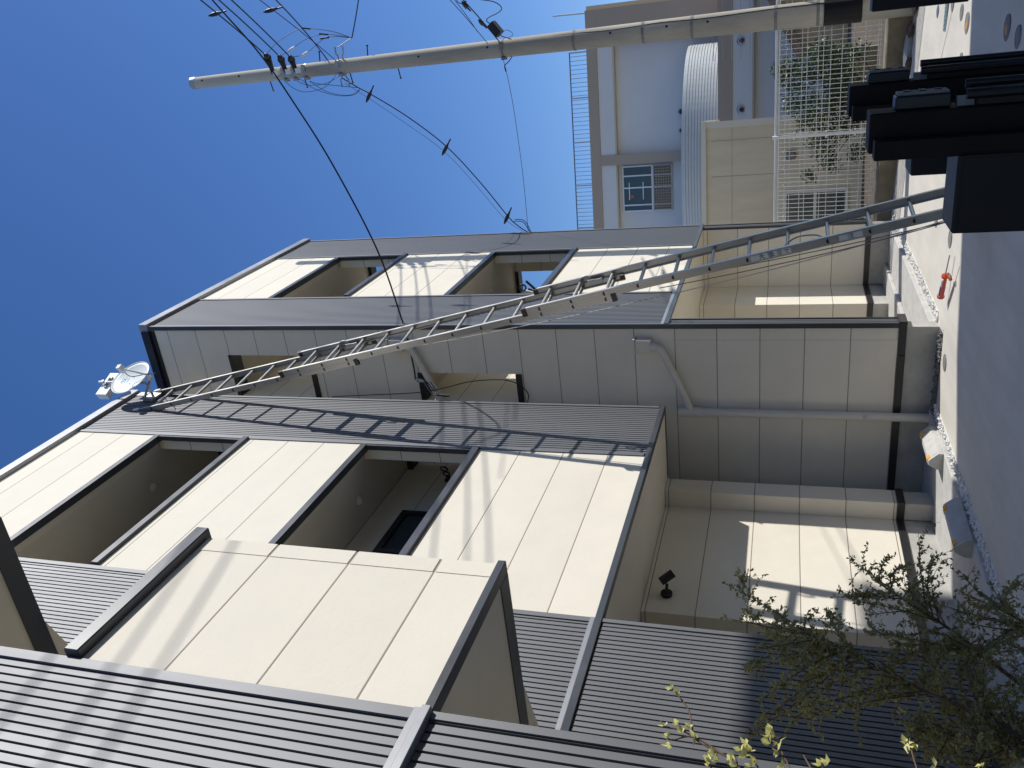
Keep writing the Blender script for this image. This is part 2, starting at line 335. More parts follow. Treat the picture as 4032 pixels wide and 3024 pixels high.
def house(name, label, x0, xL, xR, x1, Y, cream, porch_side):
    """x0..xL ribbed left part, xL..xR cream balcony part, xR..x1 ribbed right part; front face on plane Y"""
    r = thing(name, (x0, Y, 0), label, 'house', 'terraced townhouses')
    T = .18; far = x0 > 8; yb = Y+(1.0 if far else .85); yend = Y+7.5
    OP = ((4.48+.08, 5.79), (7.30+.07, 8.53))
    w = MB()
    bands = ((2.77, 4.48), (5.86, 7.30), (8.60, 9.76))
    for a, c in bands: w.box(xL, xR, Y, Y+T, a, c)
    w.box(xR, x1, Y+.022, Y+T, 2.77, 9.76)
    w.box(x0, xL, Y+.022, Y+T, 2.77 if far else .37, 9.76)
    yo1 = yb; ys0 = ((Y+.62, Y+.40) if far else (Y+.68, Y+.68)); yr0 = ((Y+.62, Y+.45) if far else ys0)
    def side_wall(xa, xb, zlow, starts):
        z = zlow
        for (a, c), y0_ in zip(OP, starts):
            w.box(xa, xb, Y+T, yend, z, a-.075); w.box(xa, xb, Y+T, y0_, a-.075, c+.065); w.box(xa, xb, yo1, yend, a-.075, c+.065); z = c+.065
        w.box(xa, xb, Y+T, yend, z, 9.76)
    side_wall(x1-.17, x1, 2.77, yr0)
    if far: side_wall(x0, x0+.17, .37, ys0)
    else: w.box(x0, x0+.17, Y+T, yend, .37, 9.76)
    w.box(x0+.17, x1-.17, yb, yb+.17, 2.95, 9.76)      # back wall of the balconies
    w.box(x0+.17, x1-.17, yend-.17, yend, .37, 9.76)
    w.build('wall', M[cream], r)
    s = MB(); s.box(x0+.19, x1-.005, Y+.012, yend-.2, 2.715, 2.765); s.build('soffit', M['soffit'], r)
    for z0, z1 in ((5.865, 6.15), (8.605, 8.8)):
        c = MB(); c.box(x0+.17, x1-.17, Y+T, yb, z0, z1); c.build('balcony_ceiling', M['soffit'], r)
    c = MB(); c.box(x0+.17, x1-.17, Y+T, yb, 2.78, 2.95); c.build('balcony_floor', M['block'], r)
    # cladding
    cl = MB(); yf = Y-.004
    ribs(cl, xR+.045, x1-.04, yf, 2.77, 9.76); cl.build('ribbed_cladding', M['clad'], r)
    cl = MB(); ribs(cl, x0+.04, xL-.045, yf, 2.80, 9.76); cl.build('ribbed_cladding', M['clad'], r)
    for a, b_, za, zb in ((xR, xR+.045, 2.78, 9.755), (x1-.04, x1, 2.78, 9.755), (xL-.045, xL, 2.802, 9.755), (x0, x0+.04, 2.802, 9.755)):
        e = MB(); e.box(a, b_, Y-.012, Y+.03, za, zb); e.build('edge_trim', M['clad'], r)
    # trims, caps
    t = MB()
    t.box(x0-(.002 if far else .01), x1+.012, Y-.022, Y+(.008 if far else .05), 2.71, 2.765, bev=.004)
    t.build('soffit_trim', M['trim'], r)
    t = MB(); t.box(x0, xL, Y-.016, Y+.03, 2.767, 2.80); t.build('floor_band', M['fascia'], r)
    t = MB(); t.box(x1-.05, x1+.012, Y+.052, Y+.85, 2.71, 2.765); t.build('side_trim', M['trim'], r)
    for n_, (a, c) in enumerate(OP):
        k = MB(); k.box(xL+.01, xR+.01, Y-.035, Y+T+.03, a-.08+.002, a, bev=.005); k.build('parapet_cap', M['trim'], r)
        k = MB(); k.box(xL-.004, xR-.004, Y-.012, Y+.07, c, c+.066); k.box(xR-.03, xR-.003, Y-.006, Y+.05, a+.002, c-.002); k.build('opening_trim', M['trim'], r)
        k = MB(); k.box(x1-.19, x1+.02, yr0[n_], yo1, a-.073, a); k.build('side_sill', M['dark'], r)
        k = MB(); k.box(x1-.18, x1+.008, yr0[n_], yo1, c, c+.063); k.build('side_lintel', M['dark'], r)
        if x0 > 8:
            k = MB(); k.box(x0-.02, x0+.19, ys0[n_], yo1, a-.073, a); k.build('side_sill', M['dark'], r)
            k = MB(); k.box(x0-.008, x0+.18, ys0[n_], yo1, c, c+.063); k.build('side_lintel', M['dark'], r)
    # roof with fascia
    f = MB(); f.box(x0-.03, x1+.03, Y-.05, yend+.05, 9.762, 9.90, bev=.006); f.build('roof', M['fascia'], r)
    if x0 > 8:
        f = MB(); f.box(x0-.06, x0-.032, Y+.05, yend, 9.74, 9.86); f.box(x0-.02, x0+.0-.002, Y+.05, yend, 9.68, 9.758)
        f.build('gutter', M['dark'], r)
    # balcony fittings
    for (a, c), zc in zip(OP, (5.865, 8.605)):
        cx, cy = xR-.27, Y+.55
        d = MB(); ctr = Vector((cx, cy, zc))
        d.tube([ctr, ctr-Vector((0,0,.02)), ctr-Vector((0,0,.045))], [.06,.055,.025], 16); d.build('ceiling_lamp', M['soffit'], r)
        laundry_bracket(r, x1-.40, yb-.01, a+.66, R(-115)); laundry_bracket(r, xL+.3, yb-.01, a+.66, R(-115))
        wx0, wx1, wz1 = xL+.9, xR-.02, a+.94; wz0 = 3.1 if a < 6 else 6.2
        wn = MB()
        for bx in ((wx0, wx0+.07, wz0, wz1), (wx1-.07, wx1, wz0, wz1), (wx0+.071, wx1-.071, wz1-.07, wz1), ((wx0+wx1)/2-.03, (wx0+wx1)/2+.03, wz0, wz1-.071)):
            wn.box(bx[0], bx[1], yb-.05, yb+.01, bx[2], bx[3])
        fr = wn.build('balcony_window', M['dark'], r)
        gl = MB(); gl.box(wx0+.07, wx1-.07, yb-.02, yb+.005, wz0, wz1-.07); gl.build('pane', M['glass'], fr)
    return r, yb, yend

def ground_wall(r, cream, boxes, label_wall='porch_wall'):
    """walls standing on a rendered foundation with a black flashing"""
    for x0, x1, y0, y1 in boxes:
        w, fl, fo = MB(), MB(), MB()
        w.box(x0, x1, y0, y1, .37, 2.71); fl.box(x0-.014, x1+.014, y0-.014, y1+.014, .30, .372); fo.box(x0+.006, x1-.006, y0+.006, y1-.006, -.2, .302)
        w.build(label_wall, M[cream], r); fl.build('base_flashing', M['flash'], r); fo.build('foundation', M['found'], r)

# middle house
hA, ybA, yeA = house('townhouse', 'middle townhouse of the row, the ladder leaning on its ribbed grey right edge', 3.45, 4.72, 7.14, 8.25, 4.03, 'creamA', 0)
ground_wall(hA, 'creamA', [(7.95, 8.2, 4.9, 5.1), (6.15, 8.2, 5.102, 5.3), (4.9, 6.2, 6.2, 6.4), (6.15, 6.3, 5.302, 6.2)])
c = MB(); ribs(c, 3.49, 4.685, 4.026, .37, 2.698); c.build('ribbed_cladding', M['clad'], hA)
for a, b_ in ((4.685, 4.72), (3.45, 3.49)):
    c = MB(); c.box(a, b_, 4.018, 4.06, .37, 2.705); c.build('edge_trim', M['clad'], hA)
c = MB(); c.box(3.44, 4.73, 4.015, 4.2, .30, .368); c.build('base_flashing', M['flash'], hA)
c = MB(); c.box(3.46, 4.71, 4.04, 4.19, -.2, .298); c.build('foundation', M['found'], hA)
# far house
hB, ybB, yeB = house('townhouse', 'farthest townhouse of the row, shaded side wall carrying the drain pipes', 8.77, 9.93, 12.05, 13.22, 3.27, 'creamB', 1)
w = MB(); w.box(8.775, 8.958, 3.292, 3.6, 2.7101, 2.7698); w.build('wall', M['creamB'], hB)
ground_wall(hB, 'creamB', [(8.775, 8.95, 3.30, 3.6), (13.02, 13.20, 3.30, 4.22), (12.15, 13.20, 4.222, 5.2), (8.96, 12.15, 5.21, 5.4)])
c = MB(); c.box(8.754, 8.78, 3.62, 10.7, .30, .372); c.build('base_flashing', M['flash'], hB)
c = MB(); c.box(8.752, 8.99, 3.24, 3.284, .30, .376); c.build('base_flashing', M['flash'], hB)
c = MB(); c.box(8.781, 8.944, 3.594, 10.7, -.2, .298); c.build('foundation', M['found'], hB)
for a, b_ in ((8.80, 8.94), (13.05, 13.19)):
    c = MB(); ribs(c, a, b_, 3.272, .37, 2.705); c.build('ribbed_cladding', M['clad'], hB)
for a, b_ in ((8.774, 8.80), (8.94, 8.96), (13.02, 13.05), (13.19, 13.215)):
    c = MB(); c.box(a, b_, 3.262, 3.298, .37, 2.705); c.build('edge_trim', M['trim'], hB)
c = MB(); c.box(8.752, 8.772, 3.255, 3.31, .378, 9.755); c.build('corner_trim', M['trim'], hB)

# near house
hC = thing('townhouse', (0, 2.34, 0), 'nearest townhouse with ribbed grey front and projecting cream balcony', 'house', 'terraced townhouses')
YC = 2.34
w = MB(); w.box(2.12, 3.05, YC, YC+.18, 2.77, 4.42); w.box(2.12, 3.05, YC, YC+.18, 5.92, 9.9); w.box(2.9, 3.04, 3.45, 9.5, .37, 9.9)
w.box(-4, 2.12, YC+.022, YC+.2, .37, 9.9); w.box(-4, 2.9, 9.3, 9.5, .37, 9.9); w.box(1.95, 2.12, YC+.2, 9.3, .37, 9.9)
w.build('wall', M['creamC'], hC)
for z in (2.735, 5.87):
    w = MB(); w.box(2.13, 3.03, YC+.012, 3.5, z, z+.03); w.build('soffit', M['soffit'], hC)
    w = MB(); w.prism([(3.064, 3.08, z-.005), (3.24, 3.62, z-.005), (3.064, 3.62, z-.005)], (0, 0, .05)); w.build('soffit_return', M['soffit'], hC)
w = MB(); w.box(2.13, 3.03, YC+.19, 3.4, 2.77, 2.9); w.build('balcony_floor', M['block'], hC)
c = MB(); ribs(c, -4, 2.07, YC-.004, 2.80, 9.9); c.build('ribbed_cladding', M['clad'], hC)
c = MB(); ribs(c, -4, 2.085, YC-.004, .37, 2.725); c.build('ribbed_cladding', M['clad'], hC)
c = MB(); c.box(2.07, 2.12, YC-.016, YC+.03, 2.802, 9.9); c.build('edge_trim', M['clad'], hC)
c = MB(); c.box(2.085, 2.12, YC-.012, YC+.03, .37, 2.725); c.build('edge_trim', M['clad'], hC)
c = MB(); c.box(2.122, 3.062, YC-.018, YC+.05, 2.728, 2.768, bev=.003); c.build('soffit_trim', M['trim'], hC)
c = MB(); c.box(2.955, 3.062, YC+.052, 3.5, 2.728, 2.768); c.build('side_trim', M['trim'], hC)
c = MB(); c.box(2.94, 3.062, YC-.02, 3.5, 5.855, 5.918); c.build('side_trim', M['trim'], hC)
c = MB(); c.box(-4, 2.12, YC-.042, YC+.02, 2.728, 2.765, bev=.003); c.box(-4, 2.12, YC-.022, YC+.02, 2.764, 2.80); c.build('floor_band', M['fascia'], hC)
c = MB(); c.box(2.125, 3.085, YC-.05, YC+.23, 4.405, 4.485, bev=.006); c.build('parapet_cap', M['trim'], hC)
c = MB()
for z in (3.055-.455, 3.055, 3.51, 3.965): 
    a, b_ = max(z+.008, 2.772), min(z+.447, 4.40)
    c.box(2.95, 3.052, YC-.0035, YC+.01, a, b_)
c.build('corner_board', M['creamC'], hC)
c = MB(); c.box(-4, 2.13, YC-.014, YC+.2, .30, .368); c.build('base_flashing', M['flash'], hC)
c = MB(); c.box(-4, 2.12, YC+.01, YC+.19, -.3, .298); c.build('foundation', M['found'], hC)
c = MB(); c.box(-4.1, 3.1, YC-.05, 9.6, 9.902, 10.0); c.build('roof', M['fascia'], hC)

# house across the lane: outside the frame, shades the forecourt
hN = thing('townhouse', (9, -8, 0), 'tall plain house standing across the lane', 'house')
w = MB(); w.box(8.12, 12.9, -12, -6.002, -.4, 9.9); w.box(-6, 7.9, -12, -6.0, -.4, 7.0); w.build('wall', M['brownwall'], hN)
w = MB(); w.box(8.08, 12.95, -12.05, -5.95, 9.902, 10.0); w.box(-6.05, 8.07, -12.05, -5.95, 7.002, 7.1); w.build('roof', M['fascia'], hN)

# ------------------------------------------------------------------ downpipes on the far house's side
def downpipe(zb, label, ground):
    x = 8.70
    r = thing('downpipe', (x, 4.29, 0), label, 'pipe', 'downpipes on the far house')
    b = MB(); b.box(8.66, 8.769, 3.41, 3.57, zb-.12, zb+.06, bev=.008); b.box(8.65, 8.769, 3.40, 3.58, zb+.062, zb+.085); b.build('rain_box', M['pipe'], r)
    t = MB(); t.tube(spline([(x-.02, 3.50, zb-.12), (x-.02, 3.51, zb-.18), (x-.02, 3.58, zb-.25), (x-.02, 4.10, zb-.47), (x-.02, 4.27, zb-.54), (x-.02, 4.29, zb-.66)], 5), .042, 14)
    t.tube([(x-.02, 3.495, zb-.1), (x-.02, 3.495, zb-.17)], .05, 14); t.build('sloping_pipe', M['pipe'], r)
    t = MB()
    if ground: t.tube([(x-.02, 4.29, zb-.50), (x-.02, 4.29, .03)], .046, 16); t.tube([(x-.02,4.29,zb-.66),(x-.02,4.29,zb-.40)], .058, 16)
    else: t.tube([(x-.02, 4.29, zb-.40), (x-.02, 4.29, 2.9)], .046, 16)
    t.build('vertical_pipe', M['pipe'], r)
    if ground:
        for z in (2.05, 1.28, .58):
            c = MB(); c.tube([(x-.02, 4.29, z), (x-.02, 4.29, z+.05)], .052, 16); c.obox((x+.03, 4.29, z+.025), (.04,0,0), (0,.012,0), (0,0,.02)); c.build('pipe_clip', M['pipe'], r)
        c = MB(); c.tube([(x-.071, 4.28, .66), (x-.064, 4.28, .66)], .022, 14); c.build('inspection_cap', M['galv'], r)
downpipe(3.02, 'lower cream drain pipe running to the ground on the shaded side wall', True)
downpipe(6.07, 'upper cream drain pipe high on the shaded side wall, behind the ladder', False)

# ------------------------------------------------------------------ porch spotlight
sp = onY(*D(1440, 1285), 5.1); r = thing('wall_spotlight', sp, 'black spotlight fixed on the cream porch wall of the middle house', 'lamp')
b = MB(); b.tube([sp+Vector((0,.0,0)), sp+Vector((0,-.03,0))], .055, 20); b.build('base_plate', M['dark'], r)
b = MB(); b.tube([sp+Vector((0,-.03,0)), sp+Vector((.02,-.07,0)), sp+Vector((.05,-.09,.0))], .014, 8); b.build('swivel_arm', M['dark'], r)
h0, h1 = sp+Vector((.06,-.10,.06)), sp+Vector((.13,-.16,-.05))
b = MB(); b.tube([h0, h1], .042, 20); hd = b.build('lamp_head', M['dark'], r)
d = (h1-h0).normalized(); b = MB(); b.tube([h1-d*.004, h1+d*.002], .036, 18); b.build('lens', M['white'], hd)

# ------------------------------------------------------------------ wheel stops
def wheel_stop():
    L, wd, h = .30, .085, .125
    r = thing('wheel_stop', (0,0,0), 'x', 'wheel stop', 'concrete wheel stops')
    b = MB(); b.prism([(-L,-wd,0),(-L,wd,0),(-L,wd,.05),(-L,wd*.45,h),(-L,-wd*.1,h),(-L,-wd,.045)], (2*L,0,0))
    for sx in (-.15, .15):
        for k in range(4): b.obox((sx, -wd+.014+.0145*k, .0555+.0145*k), (.115,0,0), (0,.0045,.0045), (0,-.004,.004))
    b.build('block', M['block'], r)
    for sx in (-.24, .24):
        c = MB(); c.obox((sx, -wd*.1-.006, h-.005), (.03,0,0), (0,.012,.013), (0,-.003,.003)); rf = c.build('reflector', M['reflect'], r)
        c = MB(); c.box(sx-.028, sx+.028, -wd*.1+.008, wd*.4, h+.0005, h+.005); c.build('reflector_back', M['reflpale'], rf)
    return r
ws = wheel_stop(); ws.location = (8.045, 4.29, .035); ws.rotation_euler.z = R(0); ws['label'] = 'sunlit pale concrete wheel stop under the downpipe'
w2 = copy_tree(ws); w2.location = (6.59, 4.255, .035); w2.rotation_euler.z = R(-3); w2['label'] = 'shaded grey concrete wheel stop before the middle porch'

# ------------------------------------------------------------------ ladder
FA, TA = Vector((7.53, 1.86, -.052)), Vector((7.78, 4.0, 9.42)); FB, TB = Vector((8.01, 1.80, -.052)), Vector((8.245, 4.0, 9.42))
dl = ((TA-FA)+(TB-FB)).normalized(); LL = (TA-FA).length
wd = (FB-FA); wd = (wd-dl*wd.dot(dl)).normalized(); nl = wd.cross(dl).normalized()
if nl.y > 0: nl = -nl
ctr0 = (FA+FB)/2; half = (FB-FA).length/2
lad = thing('ladder', ctr0, 'tall aluminium extension ladder leaning against the middle house', 'ladder')
def lp(t, side, off): return ctr0 + ((TA+TB)/2-ctr0).normalized()*t + wd*(half*side*(1-.02*t/LL)) + nl*off
rung0 = 9.45-.3435*27
for k, (t0, t1, off, hw) in enumerate(((0.0, 4.15, .085, .040), (3.17, 7.32, .025, .036), (6.24, 9.70, -.033, .033))):
    sec = MB()
    secn = None
    for sd in (-1, 1):
        a, b_ = lp(t0, sd, off), lp(t1, sd, off); m_ = (a+b_)/2; dd = (b_-a)/2; du = dd.normalized(); ww = wd*sd
        r_ = MB(); r_.obox(m_, dd, ww*.004, nl*hw)
        for e in (-1, 1): r_.obox(m_-ww*.010+nl*(hw-.004)*e, dd, ww*.0150, nl*.0045)
        for e in (-.35, .35): r_.obox(m_+ww*.005+nl*hw*e, dd, ww*.0015, nl*.003)
        rail = r_.build('rail', M['alu'], lad)
        for tt, sgn in ((t0, 1), (t1, -1)):
            if k == 2 and tt == t1:
                c = MB(); c.obox(lp(tt+.03, sd, off), du*.055, ww*.022, nl*(hw+.012)); c.build('top_bumper', M['white'], rail)
            elif k == 0 and tt == 0:
                c = MB(); c.obox(lp(tt+.03, sd, off), du*.035, ww*.03, nl*(hw+.01)); c.build('rubber_foot', M['dark'], rail)
            else:
                c = MB(); c.obox(lp(tt+sgn*.02, sd, off), du*.024, ww*.017, nl*(hw+.004)); c.build('end_cap', M['brown'], rail)
        # rung ends showing as dark sockets on the outside of the rail
        c = MB(); i = 0
        t = rung0
        while t < t1-.05:
            if t > t0+.05:
                o = lp(t, sd, off)+ww*.0045
                ring = [o+du*(.022*math.cos(u*math.pi/6))+nl*(.022*math.sin(u*math.pi/6)) for u in range(-3, 4)]
                c.prism(ring, ww*.003)
            t += .3435
        c.build('rung_socket', M['dark'], rail)
    t = rung0
    while t < t1-.05:
        if t > t0+.05:
            a, b_ = lp(t, -1, off), lp(t, 1, off)
            g_ = MB(); g_.tube([a+wd*.004, b_-wd*.004], .0175, 10, smooth=False); g_.build('rung', M['alu'], lad)
        t += .3435
# locking hooks and brackets
for t, off in ((3.55, .06), (6.62, 0.0)):
    for sd in (1,):
        b = MB(); o = lp(t, sd*.78, off)
        b.tube([o+dl*(.07*math.cos(u))+nl*(.05*math.sin(u)+.03) for u in np.linspace(-.4, 2.6, 10)], .011, 6)
        b.obox(o-dl*.12, dl*.05, wd*.006, nl*.025); b.obox(o-dl*.05, dl*.04, wd*.004, nl*.03); b.build('rung_hook', M['galv'], lad)
b = MB(); o = lp(4.13, .96, .11)
b.tube([o+dl*.02, o+dl*.07+nl*.03], .012, 6); ring = [o+dl*.12+nl*.06+(dl*math.cos(u)+nl*math.sin(u))*.035 for u in np.linspace(0, 6.283, 13)]
b.tube(ring, .010, 6); b.tube([o+nl*.02, o+dl*.05+nl*.13-wd*.02], .013, 6); b.build('pulley_hook', M['dark'], lad)
# grab bar between two low rungs
b = MB(); b.tube(spline([lp(1.24, -.75, .085), lp(1.30, -.35, .10), lp(1.45, -.2, .11), lp(1.55, -.45, .10), lp(1.585, -.8, .085)], 5), .008, 8); b.build('cord_loop', M['alu'], lad)
# pull ropes
b = MB(); b.tube(sag(lp(6.0, -.9, 0), lp(.30, -1.05, .03), .42, 24), .0045, 6); b.build('pull_rope', M['rope'], lad)
b = MB(); b.tube(sag(lp(2.35, -.6, .02), lp(.25, -1.08, .02), .10, 12), .0045, 6); b.build('pull_rope', M['ropegrey'], lad)
b = MB(); b.tube(sag(lp(2.75, -.9, .0), lp(.25, -1.10, .02), .16, 12), .0045, 6); b.build('pull_rope', M['ropegrey'], lad)
# stickers on the rail
def rail_text(txt, t, size, m, ext=.0008):
    cu = bpy.data.curves.new('sticker_text', 'FONT'); cu.body = txt; cu.size = size; cu.align_x = 'CENTER'; cu.align_y = 'CENTER'; cu.extrude = ext
    o = text_mesh('sticker_text', cu, m)
    z = -wd; x = -dl; y = z.cross(x)                    # letters run down the rail
    mm = Matrix.Identity(4)
    p_ = lp(t, -1, .085)-wd*.0085-Vector(lad['_o'])
    for i in range(3): mm[i][0], mm[i][1], mm[i][2], mm[i][3] = x[i], y[i], z[i], p_[i]
    return o, mm
for ta, tb, chars in ((1.68, 1.87, '大'), (1.64, 1.72, '土'), (1.52, 1.60, 'で'), (.93, 1.12, '注')):
    a, b_ = lp(ta, -1, .085)-wd*.0065, lp(tb, -1, .085)-wd*.0065
    c = MB(); c.obox((a+b_)/2, (b_-a)/2, wd*.0012, nl*.026); st = c.build('sticker', M['sticker'], lad)
    o, mm = rail_text(chars, (ta+tb)/2, .055 if tb-ta > .1 else .045, M['ink']); o.parent = st; o.matrix_local = mm

# ------------------------------------------------------------------ satellite dish and flat aerial on the roof edge
dc = onY(*D(284, 818), 3.72)
dn = Vector((-.37, -.744, .14)).normalized(); dx = dn.cross(Vector((0,0,1))).normalized(); dy = dx.cross(dn)
# long axis of the dish as seen
dr = thing('satellite_dish', dc, 'white oval satellite dish on the ribbed roof edge beside the ladder top', 'satellite dish')
b = MB(); NR, NA = 7, 40; dv = []
cs, sn = math.cos(R(0)), math.sin(R(0))
for side, back in ((0, 0), (1, -.008)):
    base = len(b.v)
    for i in range(NR+1):
        rr = i/NR
        for k in range(NA):
            a = 2*math.pi*k/NA; px, py = rr*math.cos(a)*.262, rr*math.sin(a)*.295
            b.v.append(tuple(dc+dx*px+dy*py+dn*(.055*rr*rr-.03+back)))
    for i in range(NR):
        for k in range(NA):
            f_ = (base+i*NA+k, base+i*NA+(k+1)%NA, base+(i+1)*NA+(k+1)%NA, base+(i+1)*NA+k)
            b.f.append(f_ if side == 0 else f_[::-1]); b.sm.append(True)
o2 = (NR+1)*NA
for k in range(NA): b.f.append((NR*NA+k, NR*NA+(k+1)%NA, o2+NR*NA+(k+1)%NA, o2+NR*NA+k)); b.sm.append(False)
refl = b.build('reflector', M['dish'], dr)
b = MB(); ring = [dc+dx*.264*math.cos(u)+dy*.297*math.sin(u)+dn*.024 for u in np.linspace(0, 2*math.pi, 41)]; b.tube(ring, .006, 6); b.build('rim', M['dish'], refl)
for px, py in ((.06, .02), (-.06, .02), (.06, -.1), (-.06, -.1)):
    c = MB(); o = dc+dx*px+dy*py-dn*.026; c.tube([o, o+dn*.006], .008, 8); c.build('rivet', M['galv'], refl)
foot = dc-dy*.305+dn*.02; lnb = dc+dn*.20-dy*.01
b = MB(); b.tube([foot-dn*.03, foot+dn*.02, lnb-dy*.02], .013, 8); b.build('feed_arm', M['white'], dr)
b = MB(); b.obox(lnb, dn*.055, dx*.03, dy*.034); ln = b.build('feed_horn', M['white'], dr)
b = MB(); b.tube([foot-dn*.05-dx*.03, foot-dn*.05+dx*.03], .03, 10); b.build('arm_clamp', M['white'], dr)
base_pt = Vector((8.12, 4.02, 9.42))
b = MB(); b.tube(spline([lnb-dn*.05, lnb-dn*.16-dy*.03, foot+dn*.03-dy*.10, foot-dn*.05-dy*.16, Vector((8.18, 3.98, 9.30)), Vector((8.235, 4.0, 9.15))], 8), .0055, 6); b.build('cable', M['wire'], dr)
for s_ in (-.06, .06):
    b = MB(); b.tube(spline([dc-dn*.05-dy*.08+dx*s_, dc-dn*.06-dy*.25+dx*s_, base_pt+Vector((s_*1.2, -.03, .06)), base_pt+Vector((s_*1.3, 0, -.06))], 6), .015, 10); b.build('mount_leg', M['galv'], dr)
b = MB(); b.box(8.02, 8.22, 3.985, 4.02, 9.34, 9.50); b.build('mount_plate', M['galv'], dr)
b = MB(); b.box(8.10, 8.20, 3.978, 3.984, 9.52, 9.66); b.build('label_plate', M['white'], dr)
for txt, size, py in (('DX', .075, .055), ('ANTENNA', .026, .005)):
    cu = bpy.data.curves.new('logo_print', 'FONT'); cu.body = txt; cu.size = size; cu.align_x = 'CENTER'; cu.align_y = 'CENTER'; cu.extrude = .0006
    o = text_mesh('logo_print', cu, M['dishprint']); o.parent = refl
    x_, y_, z_ = -dx, dy, dn
    if x_.cross(y_).dot(z_) < 0: x_ = dx
    p_ = dc+dx*(-.0)+dy*(py+.10)-dn*.004-Vector(dr['_o']); mm = Matrix.Identity(4)
    for i in range(3): mm[i][0], mm[i][1], mm[i][2], mm[i][3] = x_[i], y_[i], z_[i], p_[i]
    o.matrix_local = mm

ad = Vector((math.cos(R(-24)), math.sin(R(-24)), 0)); ap = Vector((-ad.y, ad.x, 0)); ac = onY(*D(238, 834), 3.86)
ar = thing('flat_aerial', ac, 'white flat box television aerial above the satellite dish', 'aerial')
b = MB(); b.obox(ac, ad*.19, ap*.05, Vector((0,0,.085))); b.build('aerial_box', M['white'], ar)
b = MB(); b.obox(ac-ap*.06+ad*.02, ad*.09, ap*.012, Vector((0,0,.02))); b.tube([ac-ap*.06+Vector((0,0,.05)), ac-ap*.11+Vector((0,0,.05))], .018, 8); b.tube([ac-ap*.08-ad*.04, ac-ap*.08+ad*.08], .014, 8); b.build('bracket', M['galv'], ar)
b = MB(); b.tube([ac-ap*.08+Vector((0,0,.13)), ac-ap*.08-Vector((0,0,.12)), Vector((dc.x, dc.y, dc.z))-dn*.05], .016, 10); b.build('mast', M['white'], ar)

# ------------------------------------------------------------------ utility pole
PX, PY, PT = 13.37, .385, 11.53
pol = thing('utility_pole', (PX, PY, gz(PY)), 'tall tapered concrete utility pole in front of the white mesh fence', 'utility pole')
def prad(z): return .172-.076*(z/PT)
b = MB(); zz = [gz(PY)-.3]+[PT*i/16 for i in range(1, 17)]; b.tube([(PX, PY, z) for z in zz], [prad(max(z, 0)) for z in zz], 32, cap=False)
b.tube([(PX,PY,PT), (PX,PY,PT+.02)], [prad(PT), prad(PT)*.85], 32); b.build('shaft', M['pole'], pol)
b = MB(); b.tube([(PX,PY,PT-.09), (PX,PY,PT+.005)], prad(PT)+.006, 32); b.build('top_cap', M['galv'], pol)
def pz(sx): # height on the pole axis of a photo column
    lo, hi = -1.0, 14.0
    for _ in range(40):
        m_ = (lo+hi)/2; d = np.array([PX, PY, m_-EYE]); v = -FPX*(d@_u)/(d@_fw)+2016
        if v > sx: lo = m_
        else: hi = m_
    return lo
for sx_, side in ((1055, 1), (1190, 1), (1262, -1), (1370, 1), (1450, -1), (1560, 1)):
    z = pz(sx_); d = Vector((.25, -1 if side < 0 else 1, 0)).normalized(); o = Vector((PX, PY, z)); r0 = prad(z)
    b = MB(); b.tube([o+d*(r0-.02), o+d*(r0+.16)], .010, 8); b.tube([o+d*(r0+.155), o+d*(r0+.17)], .019, 8); b.build('step_bolt', M['dark'], pol)
for sx_ in (1130, 1168, 1210, 1345, 1985, 2264, 2535, 2727, 3055, 3220):
    z = pz(sx_); b = MB(); b.tube([(PX,PY,z-.02), (PX,PY,z+.02)], prad(z)+.004, 28, cap=False)
    if sx_ < 2000: b.obox((PX-.05, PY+prad(z)+.01, z), (.05,0,0), (0,.02,0), (0,0,.035)); b.obox((PX-prad(z)-.01, PY-.05, z), (.02,0,0), (0,.05,0), (0,0,.03))
    b.build('steel_band', M['galv'] if sx_ < 1400 else M['lid'], pol)
for sx_ in (810, 955, 1660, 1930, 2410, 2630, 2790):
    z = pz(sx_); a = R(200 if sx_ % 4 else 190); o = Vector((PX+math.cos(a)*prad(z), PY+math.sin(a)*prad(z), z)); d = Vector((math.cos(a), math.sin(a), 0))
    b = MB(); b.tube([o-d*.01, o+d*.004], .018, 12); b.build('bolt_hole', M['dark'], pol)
ins_pts = []
for i, (sx_, sy_) in enumerate(((1055, 228), (1108, 236), (1148, 236))):
    o = onX(sx_, sy_, 13.2); e = onX(*zm(900, 0, 600, (540, 740, 895)[i], (800, 820, 830)[i]), 13.05); ins_pts.append(e)
    b = MB(); pz_ = o.z; dd = (e-o)
    b.tube([Vector((PX-.1, PY, pz_)), o, o+dd*.15, o+dd*.3, o+dd*.55, o+dd*.6, o+dd*.95, e], [.03,.055,.062,.02,.02,.044,.04,.012], 12); b.build('insulator', M['dark'], pol)
    b = MB(); b.obox(Vector((PX-prad(pz_)-.04, PY-.02, pz_-.08)), (.03,0,0), (0,.04,0), (0,0,.05)); b.build('white_clamp', M['white'], pol)
for y0, s_ in ((-1, -1), (1, 1)):
    z = pz(1353); o = Vector((PX, PY, z)); r0 = prad(z)
    b = MB(); P_ = [o+Vector((-.05, s_*(r0-.02), .04)), o+Vector((-.05, s_*(r0+.05), .04)), o+Vector((-.05, s_*(r0+.09), .07)), o+Vector((-.05, s_*(r0+.20), .07))]
    Q_ = [o+Vector((-.05, s_*(r0-.02), -.04)), o+Vector((-.05, s_*(r0+.05), -.04)), o+Vector((-.05, s_*(r0+.09), -.07)), o+Vector((-.05, s_*(r0+.20), -.07))]
    b.tube(P_, .013, 8); b.tube(Q_, .013, 8); b.build('cable_bracket', M['galv'], pol)
z0, z1 = pz(3393), pz(3243); b = MB(); b.tube([(PX,PY,z0), (PX,PY,z1)], [prad(z0)+.012, prad(z1)+.012], 30); b.build('black_wrap', M['black'], pol)
